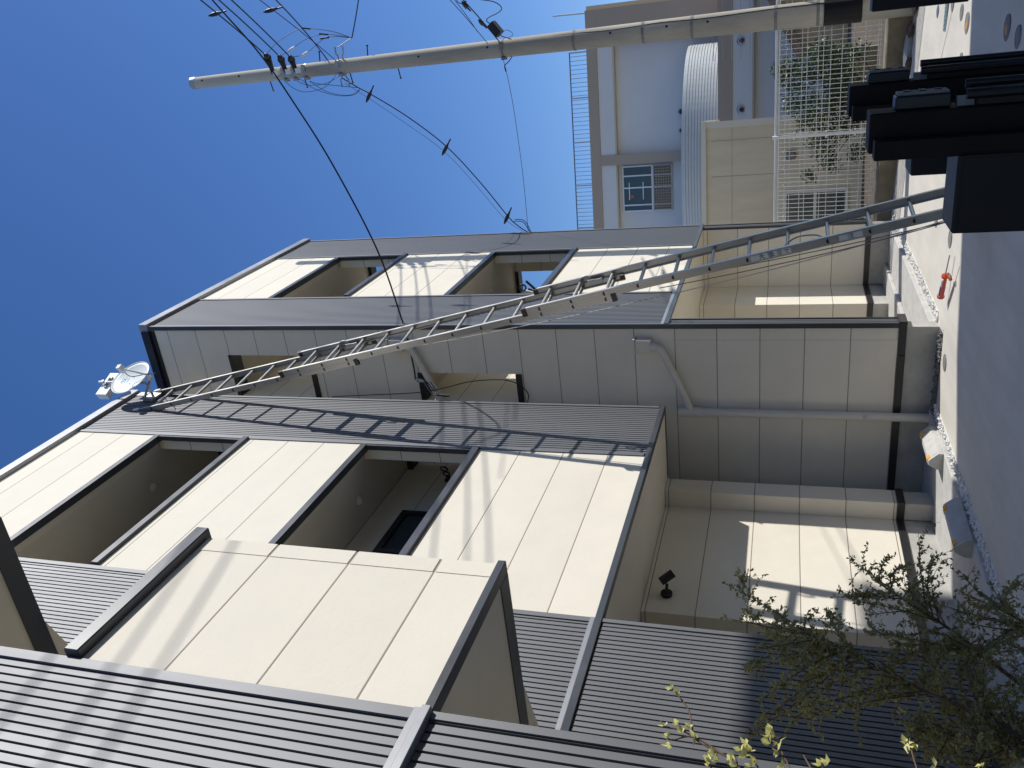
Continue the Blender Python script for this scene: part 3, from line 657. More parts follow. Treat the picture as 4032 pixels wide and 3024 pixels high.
b = MB(); b.tube(spline([(PX-prad(3)-.0, PY-.11, .3), (PX-.11, PY-.12, 1.6), (PX-.12, PY-.10, 2.6), (PX-.10, PY-.11, 3.3), (PX-.115, PY-.085, 4.0), (PX-.09, PY-.10, 4.7), (PX-.10, PY-.08, 5.3)], 6), .008, 6); b.build('pole_cable', M['wire'], pol)
# junction closure on the pole line
cl0, cl1 = onX(*zm(1700, 0, 600, 860, 345), 13.1), onX(*zm(1700, 0, 600, 990, 500), 13.1)
jb = thing('cable_closure', (cl0+cl1)/2, 'dark box-shaped cable closure hanging beside the utility pole', 'cable box')
ax = (cl1-cl0)/2; sd_ = ax.cross(Vector((1,0,0))).normalized(); b = MB(); b.obox((cl0+cl1)/2, ax, sd_*.06, sd_.cross(ax).normalized()*.085); b.build('closure_body', M['dark'], jb)
b = MB(); e = (cl0+cl1)/2+ax; b.tube([e, e+Vector((0,.03,-.03)), Vector((PX-.1, PY-.12, e.z-.12))], .007, 6)
b.tube(spline([e+Vector((0,-.02,0)), e+Vector((0,-.05,-.12)), e+Vector((.02,.02,-.20)), e+Vector((.1,.06,-.10))], 5), .004, 5); b.build('cable_tail', M['wire'], jb)

# ------------------------------------------------------------------ overhead cables
def cable(pts, r_, label, m='wire', group='overhead cables', name='overhead_cable', clamps=()):
    o = thing(name, pts[0], label, 'cable', group); b = MB(); b.tube(pts, r_, 8); b.build('cable_line', M[m], o)
    for c, n_ in clamps:
        k = MB(); c = Vector(c); n_ = Vector(n_).normalized(); s_ = n_.cross(Vector((1,.2,0))).normalized()
        k.tube([c-n_*.16, c-n_*.09], .012, 6); k.tube([c-n_*.09, c-n_*.03, c+n_*.02, c+n_*.1, c+n_*.16], [.012,.022,.032,.027,.008], 8); k.build('cable_clamp', M['dark'], o)
    return o
def near(pts, sx_, sy_):
    d = Vector([float(x) for x in ray(sx_, sy_)]); o = Vector((0, 0, EYE))
    return min((pts[i].lerp(pts[i+1], k/10) for i in range(len(pts)-1) for k in range(11)), key=lambda p_: ((p_-o)-d*(p_-o).dot(d)).length)
def ext(a, b_, k): a, b_ = Vector(a), Vector(b_); return a+(b_-a)*k
# three insulated lines from the pole, going over the lane
ends = [(395, -2), (435, -2), (462, -2)]
lab = ['uppermost of three black lines leaving the pole insulators over the lane', 'middle of three black lines leaving the pole insulators over the lane', 'lowest of three black lines leaving the pole insulators over the lane']
for i in range(3):
    a = ins_pts[i]; e = onZ(*D(*ends[i]), a.z-.06)
    pts = sag(a, ext(a, e, 4.6), .35, 40)
    cl = []
    if i == 0:
        c = near(pts, *D(461, 40)); cl = [(c, (0,.1,1))]
    cable(pts, .010, lab[i], clamps=cl)
a = Vector((PX, PY-.09, pz(1330))); e = onZ(*D(546, -2), a.z); pts = sag(a, ext(a, e, 1.8), .08, 16); c = near(pts, *D(583, 32))
cable(pts, .006, 'thin line with one black clamp above the pole bracket', 'wire', clamps=[(c, (0,.1,1))])
a = Vector((PX, PY-.09, pz(1300))); e = onZ(*D(577, -2), a.z+.05); cable(sag(a, ext(a, e, 1.8), .12, 16), .009, 'thick black line bowing up from the pole over the lane')
a = onX(*D(760, 82), 13.3); e = onX(*D(771, -2), 13.6); cable(sag(a, ext(a, e, 2.2), .03, 10), .010, 'short black line dropping from the frame edge to the jumper loops')
br = Vector((PX-.05, PY-.30, pz(1353)+.02)); b = MB(); b.tube([a, br], .008, 6); tag(b.build('guy_clamp', M['galv'], None, a), 'bright steel link between the bracket and the black line', 'clamp')
# jumper loops
for i, (mid, lbl) in enumerate(((((700,620),(960,450),(1130,412),(1500,455)), 'largest jumper loop beside the pole insulators'), (((910,715),(1130,565),(1390,495),(1600,515)), 'middle jumper loop with white sleeve by the insulators'), (((1100,790),(1250,670),(1400,550),(1560,530)), 'smallest jumper loop with white sleeve by the insulators'))):
    P_ = [onX(*zm(900, 0, 600, *m_), 13.15) for m_ in mid]; pts = spline([ins_pts[i]]+P_+[a], 6)
    o = thing('jumper_loop', pts[0], lbl, 'cable', 'jumper loops on the pole'); b = MB(); b.tube(pts, .0055, 6); b.build('cable_line', M['wiregrey'], o)
    if i: 
        s0 = P_[0]; d_ = (P_[1]-P_[0]).normalized(); b = MB(); b.tube([s0-d_*.08, s0-d_*.03, s0+d_*.03, s0+d_*.08], [.012,.022,.022,.012], 8); b.build('sleeve', M['white'], o)
    s1 = P_[2]; d_ = (P_[3]-P_[2]).normalized(); b = MB(); b.tube([s1-d_*.09, s1+d_*.07], .014, 8); b.build('splice', M['dark'], o)
low = [((830,1190),(960,1290),(1130,1335),(1390,1270),(1560,1090)), ((1000,1180),(1150,1235),(1400,1215),(1600,1110)), ((1180,1190),(1330,1220),(1600,1245),(1880,1275)), ((1180,1175),(1400,1320),(1640,1380),(1800,1370),(1900,1300)), ((1050,1150),(1250,1290),(1560,1385),(1810,1380),(1900,1310))]
lowl = ['deepest slack cable under the pole insulators', 'shallow slack cable under the pole insulators', 'flattest slack cable running from insulators to the house drop', 'slack cable under the pole ending at the house drop', 'long slack cable crossing below the pole to the house drop']
for P_, lbl in zip(low, lowl):
    pts = spline([onX(*zm(900, 0, 600, *m_), 13.15) for m_ in P_], 6); o = thing('jumper_loop', pts[0], lbl, 'cable', 'jumper loops on the pole'); b = MB(); b.tube(pts, .005, 6); b.build('cable_line', M['wiregrey'], o)
# drop to the far house
drop = [(738,168),(775,190),(800,203),(880,252),(965,317),(1040,397),(1097,467),(1118,487),(1142,503)]
pts = []
for i, d_ in enumerate(drop):
    x = PX+(13.26-PX)*i/8; pts.append(onX(*D(*d_), x))
cl = [(onX(*D(799,203), 13.34), (0,1,.75)), (onX(*D(964,318), 13.32), (0,1,.75)), (onX(*D(1097,466), 13.28), (0,1,.6))]
cable(spline(pts, 6), .009, 'sagging black drop cable with three clamps from pole to far house', clamps=cl)
pts = [onX(*D(*d_), 13.33) for d_ in ((745,180),(796,212),(870,262),(958,326),(1030,402),(1090,472),(1130,500),(1140,505))]
cable(spline(pts, 5), .0035, 'hair-thin messenger wire following the drop cable', 'wiregrey')
pts = [onX(*D(*d_), 13.3) for d_ in ((1078,88),(1090,140),(1094,155),(1108,225),(1122,320),(1132,400),(1141,500))]
cable(spline(pts, 5), .0045, 'thin straight wire from mid pole to the far house corner', 'wiregrey')
for i, P_ in enumerate((((1110,478),(1130,480),(1145,502)), ((1112,474),(1133,477),(1147,501)))):
    pts = spline([onX(*D(*d_), 13.24) for d_ in P_], 6); o = thing('service_cable', pts[0], ['outer short cable arching onto the far house edge', 'inner short cable arching onto the far house edge'][i], 'cable', 'short cables at the far house edge'); b = MB(); b.tube(pts, .007, 6); b.build('cable_line', M['wire'], o)
# mid-pole lines towards the top of the picture
mp = onX(*zm(1700, 0, 600, 985, 610), 13.2)
for (s_, e_, rr, lbl) in (((985,610), (410,-5), .008, 'line passing two clamps beside the cable closure'), ((815,635), (220,-5), .005, 'upper of two thin lines meeting on the pole front'), ((660,455), (288,-5), .005, 'lower of two thin lines meeting on the pole front')):
    a_ = onX(*zm(1700, 0, 600, *s_), 13.2); e_ = onZ(*zm(1700, 0, 600, *e_), a_.z+.02)
    cl = []
    if rr == .008: cl = [(a_.lerp(e_, .46), e_-a_), (a_.lerp(e_, .86), e_-a_)]
    cable(sag(a_, ext(a_, e_, 2.2), .04, 10), rr, lbl, clamps=cl)
pts = spline([onX(*zm(1700, 0, 600, *d_), 13.1) for d_ in ((840,340),(795,300),(830,250),(960,185),(1015,120),(960,55),(860,15),(690,-8))], 5)
cable(pts, .007, 'black cable looping from the closure to the frame edge')
pts = spline([onX(*zm(1700, 0, 600, *d_), 13.1) for d_ in ((355,-8),(385,35),(440,55),(490,40),(500,18),(475,20),(462,60),(495,135))], 5)
cable(pts, .006, 'curled tail of cable at the upper clamp')
pts = spline([onX(*zm(1700, 0, 600, *d_), 13.2) for d_ in ((1165,820),(1120,890),(1060,950),(1062,990),(1078,1045))], 5)
cable(pts, .007, 'short black lead hanging from the pole band')
# thick service drop anchored between the two houses
an = Vector((8.29, 3.93, 0)); an = onY(*q(1, 1, 480, 800), 3.95)
pts = [an, onX(*q(1,1,468,715), an.x+.02), onX(*q(1,1,410,455), an.x+.10), onX(*D(868,690), an.x+.16), onX(*D(815,540), an.x+.30), onX(*D(720,358), an.x+.55), onX(*D(640,230), an.x+.80), onX(*D(560,115), an.x+1.0), onX(*D(457,-2), an.x+1.25)]
pts.append(ext(pts[-2], pts[-1], 4.0))
cable(spline(pts, 7), .0105, 'thick black service cable crossing the sky to the gap between houses')
sc = thing('anchor_clamp', an, 'small steel cable anchor in the gap between the houses', 'clamp')
b = MB(); b.tube([an, an+Vector((-.005,.01,-.06)), an+Vector((-.01,.02,-.12))], [.008,.028,.012], 8); b.tube([an+Vector((0,.02,-.1)), Vector((8.3, 4.04, an.z-.42))], .004, 5); b.build('clamp_body', M['galv'], sc)
for i, P_ in enumerate((((490,790),(560,800),(610,870),(618,900)), ((492,815),(540,805),(590,860),(614,905)))):
    pts = spline([onY(*q(1,1,*d_), 3.96) for d_ in P_], 6); o = thing('service_cable', pts[0], ['upper short black cable from the anchor to the middle house', 'lower short black cable from the anchor to the middle house'][i], 'cable', 'short cables at the anchor'); b = MB(); b.tube(pts, .006, 6)
    if i == 0: b.tube([pts[-1], pts[-1]+Vector((0,.01,-.16))], .014, 8)
    b.build('cable_line', M['wire'], o)
pts = spline([onX(*q(1,1,-60,912), 8.62), onX(*q(1,1,200,900), 8.62), onX(*q(1,1,470,887), 8.6), onX(*q(1,1,640,862), 8.6), onX(*q(1,1,830,815), 8.58), onX(*q(1,1,1010,802), 8.58), onX(*q(1,1,1110,815), 8.6), onX(*q(1,1,1185,860), 8.7), onX(*q(1,1,1213,905), 8.74), onX(*q(1,1,1205,955), 8.74)], 6)
cable(pts, .006, 'slack black cable drooping across the side opening of the far house')

# ------------------------------------------------------------------ fence, retaining wall
XF = 13.6
rw = MB(); rw.box(13.42, 13.85, -6, 8, -.5, .205, bev=.01)
for y in (.95, 2.7): rw.tube([(13.418, y, .02), (13.43, y, .02)], .018, 10)
tag(rw.build('retaining_wall', M['conc'], None, (13.6, 0, 0)), 'low weathered concrete wall carrying the white mesh fence', 'wall')
fe = thing('mesh_fence', (XF, 1, .2), 'white welded wire mesh fence on the low concrete wall', 'fence')
b = MB(); y = -5.9; zt, zb = 1.665, .25
while y < 7.5:
    b.obox((XF, y, (zt+zb)/2), (.0036,0,0), (0,.0036,0), (0,0,(zt-zb)/2)); y += .066
for z in (.27, .30, .47, .62, .77, .92, 1.02, 1.09, 1.24, 1.31, 1.46, zt-.02, zt-.05): 
    b.obox((XF-.005, .8, z), (.0036,0,0), (0,6.7,0), (0,0,.0042))
for z in (1.53,):
    y = -5.9
    while y < 7.4:
        for (a0, a1, e0, e1) in ((0, .16, 0, 0), (.16, .19, 0, .022), (.19, .22, .022, -.022), (.22, .25, -.022, 0)):
            b.tube([(XF-.006, y+a0, z+e0), (XF-.006, y+a1, z+e1)], .0028, 4, cap=False)
        y += .25
b.build('wire_panel', M['fence'], fe)
b = MB(); b.tube([(XF-.004, -5.9, zt), (XF-.004, 7.5, zt)], .015, 8); b.tube([(XF-.02, -5.9, zt-.04), (XF-.02, 7.5, zt-.04)], .010, 6); b.build('top_rail', M['fence'], fe)
for y in (-3.94, -1.94, .06, 2.06, 4.06):
    b = MB(); b.tube([(XF-.035, y, .15), (XF-.035, y, 1.71)], .025, 14); ps = b.build('fence_post', M['white'], fe)
    for z in (.55, .95, 1.40): c = MB(); c.obox((XF-.02, y, z), (.02,0,0), (0,.05,0), (0,0,.012)); c.build('post_clip', M['white'], ps)

# raised garden behind the fence
b = MB(); b.box(13.86, 60, -30, 8, -.5, .16); tag(b.build('terrain', M['soil']), kind='structure')
# rubble and plastic by the pole
rnd = random.Random(5)
def lump(name, label, cat, c, sx_, sy_, sz_, m, seed):
    rn = random.Random(seed); b = MB(); n_ = 9; rings = 5; vs = []; fs = []
    for i in range(rings+1):
        ph = math.pi*i/rings
        for k in range(n_):
            a = 2*math.pi*k/n_; j = rn.uniform(.72, 1.2)
            vs.append((c[0]+sx_*math.sin(ph)*math.cos(a)*j, c[1]+sy_*math.sin(ph)*math.sin(a)*j, c[2]+sz_*math.cos(ph)*rn.uniform(.85, 1.1)))
    for i in range(rings):
        for k in range(n_): fs.append((i*n_+k, i*n_+(k+1)%n_, (i+1)*n_+(k+1)%n_, (i+1)*n_+k))
    b.add(vs, fs); return tag(b.build(name, m, None, c), label, cat)
lump('plastic_sheet', 'crumpled clear plastic sheet at the foot of the concrete wall', 'plastic sheet', (13.25, 1.02, -.05), .07, .40, .06, M['sheet'], 1)
lump('broken_stone', 'dark brown broken stone lying beside the pole foot', 'stone', (13.18, .72, -.05), .07, .10, .05, M['rubble'], 2)
lump('broken_stone', 'reddish rubble lump next to the crumpled plastic', 'stone', (13.12, 1.15, -.06), .06, .10, .05, M['rubble'], 3)
lump('broken_stone', 'dark earth clod at the very foot of the utility pole', 'stone', (13.1, .36, -.07), .14, .18, .04, M['rubble'], 4)

# ------------------------------------------------------------------ shrubs
def leaf(b, p, d, L, w_, rn, curl=.25):
    d = d.normalized(); s_ = d.cross(Vector((rn.uniform(-1,1), rn.uniform(-1,1), rn.uniform(-1,1)))).normalized(); up = d.cross(s_)
    b.add([p, p+d*L*.45+s_*w_+up*L*curl*.3, p+d*L+up*L*curl*rn.uniform(-1,1), p+d*L*.45-s_*w_+up*L*curl*.3, p+d*L*.5], [(0,1,4),(1,2,4),(4,2,3),(0,4,3)], True)
def bezier(a, c, e, n_): return [(a*(1-t)**2+c*2*t*(1-t)+e*t*t) for t in [i/n_ for i in range(n_+1)]]

hs = thing('hedge_shrub', (14.3, 1.9, .16), 'broad green shrub growing just behind the white mesh fence', 'shrub')
rn = random.Random(11); lf, stt = MB(), MB()
blobs = [(3130, 290, .26), (3150, 400, .24), (3220, 260, .26), (3290, 250, .28), (3260, 420, .30), (3180, 480, .16), (3330, 330, .28), (3240, 560, .24), (3330, 480, .24), (3270, 640, .16), (3370, 600, .14), (3190, 690, .12), (3230, 190, .16), (3380, 200, .15), (3100, 280, .12), (3060, 270, .08)]
for sx_, sy_, rr in blobs:
    c = onX(sx_, sy_, 14.3+rn.uniform(-.1, .25)); stt.tube(bezier(Vector((14.4, 1.7, .15)), Vector((14.35, c.y*.5+.8, c.z*.6)), c, 7), [.018-.002*i for i in range(8)], 6)
    for _ in range(int(300*(rr/.2)**2)):
        v = Vector((rn.gauss(0,1), rn.gauss(0,1), rn.gauss(0,1))).normalized()*rr*rn.random()**.45
        leaf(lf, c+v*1.15, Vector((rn.uniform(-1,1), rn.uniform(-1,1), rn.uniform(-.5,1))), rn.uniform(.05,.085), rn.uniform(.011,.018), rn)
lf.build('foliage', M['leafhedge'], hs); stt.build('stem', M['bark'], hs)

# willowy shrub standing in the shade before the middle house
ws_ = thing('willowy_shrub', (3.3, 2.85, 0), 'leafy dark olive shrub with arching twigs in the shade at the wall', 'shrub')
rn = random.Random(21); lf, stt = MB(), MB()
YB = 2.75
def twig(P_, n0, r0):
    n_ = len(P_)-1; stt.tube(P_, [r0*(1-.8*k/n_) for k in range(n_+1)], 5)
    for k in range(n0, n_+1):
        d = (P_[min(k+1, n_)]-P_[k-1]).normalized(); seg = (P_[k]-P_[k-1]).length
        for u in range(max(2, int(seg/.0075))):
            j = P_[k]-d*seg*rn.random(); s_ = Vector((rn.uniform(-1,1), rn.uniform(-1,1), rn.uniform(-1,1))).normalized()
            leaf(lf, j, d*.75+s_*.9, rn.uniform(.016,.029), rn.uniform(.0046,.0074), rn)
B0 = onY(4400, 2900, YB); B0.z = .02
limbs = {'a': [(4150,2960),(3990,2885),(3800,2790),(3640,2720),(3480,2640),(3300,2540),(3120,2480)],
         'b': [(4200,2800),(4000,2680),(3850,2560),(3700,2450),(3560,2360),(3450,2290)],
         'c': [(4250,2600),(4120,2500),(3980,2420),(3860,2330)],
         'd': [(4200,2980),(4000,2950),(3800,2900),(3600,2860)]}
LP = {}
for k_, P_ in limbs.items():
    pts = spline([B0]+[onY(*p_, YB+(.05 if k_ in 'bc' else -.08)) for p_ in P_], 6); LP[k_] = pts
    n_ = len(pts); stt.tube(pts, [.013-.010*i/n_ for i in range(n_)], 8)
tips = [('a',2842,2292),('a',2898,2262),('a',2850,2432),('a',2930,2400),('a',2990,2490),('a',3040,2470),('a',2925,2620),('a',2960,2560),('a',2915,2640),
 ('b',3342,2198),('b',3500,2195),('b',3618,2112),('b',3662,2215),('b',3470,2300),('b',3300,2322),('b',3350,2360),('a',3220,2400),('a',3232,2440),('b',3380,2330),('b',3420,2420),('b',3550,2290),('b',3590,2330),('b',3640,2290),('b',3690,2180),('b',3600,2220),
 ('c',3760,2320),('c',3800,2440),('c',3700,2380),('c',3950,2420),('c',3990,2370),('c',4010,2300),('c',3900,2290),('c',3850,2420),('c',4030,2450),('c',3780,2250),
 ('a',2985,2770),('a',2940,2890),('a',3000,2850),('a',3060,2700),('a',3090,2890),('a',3110,2800),('a',3140,2720),('a',3050,2590),('a',3180,2620),('a',3230,2560),('a',3160,2500),('a',3120,2640),
 ('a',3300,2680),('a',3370,2730),('a',3340,2790),('a',3400,2560),('a',3440,2760),('a',3480,2680),('a',3250,2700),('b',3400,2480),('b',3560,2450),('b',3500,2520),('b',3560,2580),
 ('d',3570,2880),('d',3560,2960),('d',3600,2900),('d',3630,2980),('d',3690,2990),('d',3720,2940),('d',3760,3000),('d',3650,2840),('d',3560,2800),('d',3700,2800),
 ('a',3660,2560),('a',3800,2640),('a',3860,2560),('c',3990,2620),('a',3900,2720),('d',3960,2820),('d',4010,2900),('d',3900,2930),('d',3980,2990),('a',3720,2640),('c',3930,2520),('b',3660,2480),('b',3770,2520),('a',3620,2640),('c',4010,2540)]
rn2 = random.Random(77); tips += [(rn2.choice('acd'), rn2.uniform(3640, 4030), rn2.uniform(2470, 3010)) for _ in range(26)]
tips += [(k_, sx_+rn.uniform(-45, 75), sy_+rn.uniform(-45, 60)) for k_, sx_, sy_ in tips[::2] if sx_ > 3050 and sy_ > 2280]
for k_, sx_, sy_ in tips:
    tip = onY(sx_, sy_, YB+rn.uniform(-.28,.22)); pts = LP[k_]
    # leave the limb somewhat nearer the root than the closest point
    ds = [(p_-tip).length for p_ in pts]; i_ = max(3, ds.index(min(ds))-rn.randint(2, 7)); st_ = pts[min(i_, len(pts)-1)]
    L_0 = (tip-st_).length; droop = tip.z < st_.z
    mid = st_.lerp(tip, .5)+Vector((rn.uniform(-.15,.15)*L_0, rn.uniform(-.15,.15)*L_0, (.22 if droop else .06)*L_0))
    n_ = max(6, int(L_0/.055)); P_ = bezier(st_, mid, tip, n_); twig(P_, max(1, int(n_*.12)), .0042)
    for m_ in range(max(2, int(L_0/.06))):
        kk = rn.randint(1, n_-1); d = (P_[kk+1]-P_[kk-1]).normalized(); s_ = (d*.9+Vector((rn.uniform(-1,1), rn.uniform(-1,1), rn.uniform(-.8,.8)))*.7).normalized(); Lt = rn.uniform(.06,.17)
        twig([P_[kk]+s_*Lt*u+Vector((0,0,-.05*u*u)) for u in (0,.25,.5,.75,1)], 1, .0018)
lf.build('foliage', M['leafdark'], ws_); stt.build('twig', M['bark'], ws_)

# sunlit yellow-green sprigs close to the camera
ys_ = thing('yellow_shrub', (1.5, 1.65, -.1), 'thin shrub with sunlit yellow green leaf rosettes nearest the camera', 'shrub')
rn = random.Random(31); lf, stt = MB(), MB(); YY = 1.65
def cz(a, b_): return zm(2400, 2300, 1000, a, b_)
groups = [((1200,1700), [(1060,1530),(760,1360),(720,1240),(690,1100),(610,985),(540,905)], [(540,910),(605,965)]),
          ((1060,1530), [(740,1335),(560,1355),(505,1345)], [(505,1335),(530,1390)]), ((740,1335), [(620,1270),(470,1240)], [(470,1235),(635,1295),(595,1230),(705,1250),(740,1340)]),
          ((1100,1640), [(1110,1560),(1090,1500)], [(1090,1510),(1110,1590),(1060,1555)]), ((900,1680), [(885,1600),(880,1550)], [(880,1530),(950,1545),(860,1590),(910,1500)]),
          ((1330,1640), [(1260,1550),(1195,1440)], [(1195,1400),(1150,1450),(1240,1450),(1195,1500),(1285,1535)]), ((1590,1660), [(1540,1540),(1420,1320)], [(1415,1290),(1390,1330),(1440,1330),(1405,1385),(1480,1390),(1465,1450)]),
          ((1900,1700), [(1860,1640),(1850,1590)], [(1845,1575),(1895,1575),(1530,1580),(1230,1590)]), ((1790,1660), [(1740,1580),(1690,1490)], []),
          ((3280*0+2000,1760), [(2260*0+1990,1700)], [])]
for st_, path, lv in groups:
    P_ = [onY(*cz(*st_), YY)]+[onY(*cz(*p_), YY) for p_ in path]; stt.tube(spline(P_, 5), .0022, 5)
    for p_ in lv:
        o = onY(*cz(*p_), YY-.01)
        for _ in range(4): leaf(lf, o, Vector((rn.uniform(-.4,.8), rn.uniform(-.6,.3), rn.uniform(-.2,1))), rn.uniform(.016,.026), rn.uniform(.005,.0075), rn)
o = onY(*q(2, 2, 1470, 1500), YY); stt.tube(spline([onY(*q(2,2,1540,1720), YY), onY(*q(2,2,1510,1640), YY), o], 5), .0022, 5)
for _ in range(9): leaf(lf, o+Vector((rn.uniform(-.01,.01), 0, rn.uniform(-.012,.012))), Vector((rn.uniform(-.8,.8), rn.uniform(-.6,.3), rn.uniform(-.2,1))), rn.uniform(.02,.03), rn.uniform(.006,.009), rn)
for px_ in ((1950,1640),(1640,1650)):
    o = onY(*q(2, 2, *px_), YY)
    for _ in range(3): leaf(lf, o, Vector((rn.uniform(-.8,.8), -.2, rn.uniform(-.2,1))), .022, .006, rn)
lf.build('foliage', M['leafyellow'], ys_); stt.build('twig', M['bark'], ys_)

# ------------------------------------------------------------------ mailbox posts
def mailbox_post():
    r = thing('mailbox_post', (0,0,0), 'x', 'mailbox post', 'black mailbox posts')
    zt = 1.25; zb = -.45
    b = MB(); b.box(0, .125, 0, .125, zb, zt, bev=.004); b.build('post_panel', M['brownblk'], r)
    b = MB(); b.box(-.075, -.002, .075, .135, zb, zt-.012, bev=.002); b.build('front_panel', M['brownblk'], r)
    b = MB(); b.box(.03, .11, -.042, -.001, zt-.235, zt-.075, bev=.004); ic = b.build('intercom', M['dark'], r)
    b = MB(); b.box(.036, .104, -.052, -.043, zt-.23, zt-.08, bev=.003); b.build('face_plate', M['lid'], ic)
    for z, s_ in ((zt-.11, .014), (zt-.155, .018), (zt-.20, .010)):
        c = MB(); c.box(.07-s_, .07+s_, -.0555, -.053, z-.010, z+.010); c.build('button', M['dark'], ic)
    b = MB(); b.box(.0, .12, -.055, -.001, zb, zt-.30, bev=.004); mb_ = b.build('mailbox', M['black'], r)
    b = MB(); b.tube([(-.012, -.04, zb), (-.012, -.04, zt-.27)], .016, 14); b.tube([(.06, -.062, zb), (.06, -.062, zt-.275)], .014, 14); b.build('rounded_lip', M['gloss'], mb_)
    b = MB(); b.box(.02, .05, -.03, -.002, zt-.298, zt-.25); b.build('bracket', M['lid'], r)
    b = MB(); b.box(-.085, .105, .127, .375, .45, 1.0, bev=.006); pb = b.build('parcel_box', M['black'], r)
    b = MB(); b.box(-.083, -.087, .14, .36, .47, .985); b.build('door', M['black'], pb)
    return r
mp_ = mailbox_post(); mp_.location = (2.975, .40, 0); mp_['label'] = 'nearest black mailbox post, its parcel box hiding the ladder foot'
m2 = copy_tree(mp_); m2.location = (4.0, .418, 0); m2['label'] = 'black mailbox post standing behind the nearest one'
m3 = copy_tree(mp_); m3.location = (6.3, -.165, 0); m3['label'] = 'black mailbox post cut by the frame beside the utility pole'
# small steel tie on the nearest post's top
# ------------------------------------------------------------------ caulking gun
cg = onZ(*D(1742*1.0+330, 0), 0) if False else None
g0, g1 = onZ(*zm(2688, 1008, 1344, 1690, 265), .03), onZ(*zm(2688, 1008, 1344, 1740, 40), .03)
gd = (g1-g0); gl_ = gd.length; gd.normalize(); gp = Vector((-gd.y, gd.x, 0)); zc = .055
cgn = thing('caulking_gun', (g0.x, g0.y, 0), 'orange caulking gun with a cartridge lying on the concrete', 'caulking gun')
def cgp(t, s_=0, z=zc): return Vector((g0.x, g0.y, 0))+gd*t+gp*s_+Vector((0,0,z))
b = MB(); b.tube([cgp(.02), cgp(.24)], .025, 16); b.build('cartridge', M['white'], cgn)
b = MB(); b.tube([cgp(.03), cgp(.15)], .0258, 16); b.build('print_band', M['purple'], cgn)
b = MB(); b.tube([cgp(0), cgp(.015)], .034, 16); b.obox(cgp(.15, -.028), gd*.15, gp*.004, Vector((0,0,.014))); b.tube([cgp(.27), cgp(.29)], .032, 14); b.build('frame', M['orange'], cgn)
b = MB(); b.tube([cgp(.24), cgp(.55)], .006, 8); b.build('rod', M['galv'], cgn)
b = MB(); b.prism([cgp(.29, -.005, .03), cgp(.33, -.005, .05), cgp(.335, -.09, .02), cgp(.305, -.09, .012)], (0,0,.018)); b.build('handle', M['orange'], cgn)
b = MB(); b.tube([cgp(.34, -.02, .04), cgp(.36, -.07, .03), cgp(.35, -.12, .02)], .007, 8); b.build('trigger', M['dark'], cgn)

# ------------------------------------------------------------------ lids and fittings let into the concrete
def lid(sx_, sy_, rr, label, m='lid', mark=False):
    p_ = onZ(sx_, sy_, .0)
    for _ in range(3): p_ = onZ(sx_, sy_, gz(p_.y))
    r = thing('drain_lid', p_, label, 'drain lid', 'round drain lids in the concrete'); z = gz(p_.y)
    b = MB(); b.disc(p_, rr, z-.02, t=.026); b.build('lid_plate', M[m], r)
    b = MB()
    ring = [p_+Vector((rr*.82*math.cos(u), rr*.82*math.sin(u), 0)) for u in np.linspace(0, 6.2832, 25)]; b.tube([Vector((v.x, v.y, z+.0062)) for v in ring], .003, 4); b.build('rim', M['lid'], r)
    if mark: b = MB(); b.disc(p_+Vector((.01,.02,0)), rr*.38, z+.0065, n=9, t=.001); b.build('paint_mark', M['paint'], r)
L_ = lambda a, b_: zm(2688, 0, 1344, a, b_)
lid(*q(1,2,1700,690), .085, 'round grey lid alone in the sunlit concrete by the far house')
lid(*L_(1735,1550), .09, 'round grey lid just left of the black parcel box')
lid(*L_(1645,1430), .075, 'round grey lid seen between the ladder rails')
lid(*L_(1805,400), .085, 'elongated grey lid in the sun by the second mailbox')
lid(*L_(1810,80), .08, 'grey lid with a slot near the blue plate')
lid(*L_(1752,25), .08, 'grey lid at the frame edge beyond the iron plate')
lid(*L_(1845,150), .10, 'pale lid with an orange paint mark in the sun', mark=True)
lid(*L_(2105,180), .10, 'pale lid with an orange paint mark in the shade', mark=True)
lid(*L_(2175,240), .085, 'dark grey lid in the shaded concrete near the posts')
lid(*L_(1655,75), .07, 'small blue lid beside the iron plate', m='lidblue')
p_ = onZ(*L_(1690,95), -.08); pl = thing('iron_plate', p_, 'blue green rectangular iron cover plate in the concrete', 'cover plate')
b = MB(); b.box(p_.x-.09, p_.x+.09, p_.y-.17, p_.y+.17, gz(p_.y)-.02, gz(p_.y)+.008); b.build('plate', M['lidgreen'], pl)
b = MB()
for i in range(7): b.obox((p_.x, p_.y-.13+.043*i, gz(p_.y)+.009), (.06,.012,0), (-.002,.006,0), (0,0,.002))
b.build('tread', M['galv'], pl)
p_ = onZ(*L_(1960,410), -.09); fr = thing('floor_fitting', p_, 'small metal fitting with a bent lead set in the shaded concrete', 'fitting')
b = MB(); b.box(p_.x-.05, p_.x+.05, p_.y-.05, p_.y+.05, gz(p_.y)-.01, gz(p_.y)+.02); b.tube([p_+Vector((0,0,.02)), p_+Vector((0,0,.06))], .02, 8); b.build('fitting_body', M['lid'], fr)
b = MB(); b.tube(spline([onZ(*L_(1962,375), -.05), onZ(*L_(1935,380), -.07), onZ(*L_(1915,410), -.08), onZ(*L_(1912,445), -.08)], 5), .006, 6); b.build('lead', M['wire'], fr)
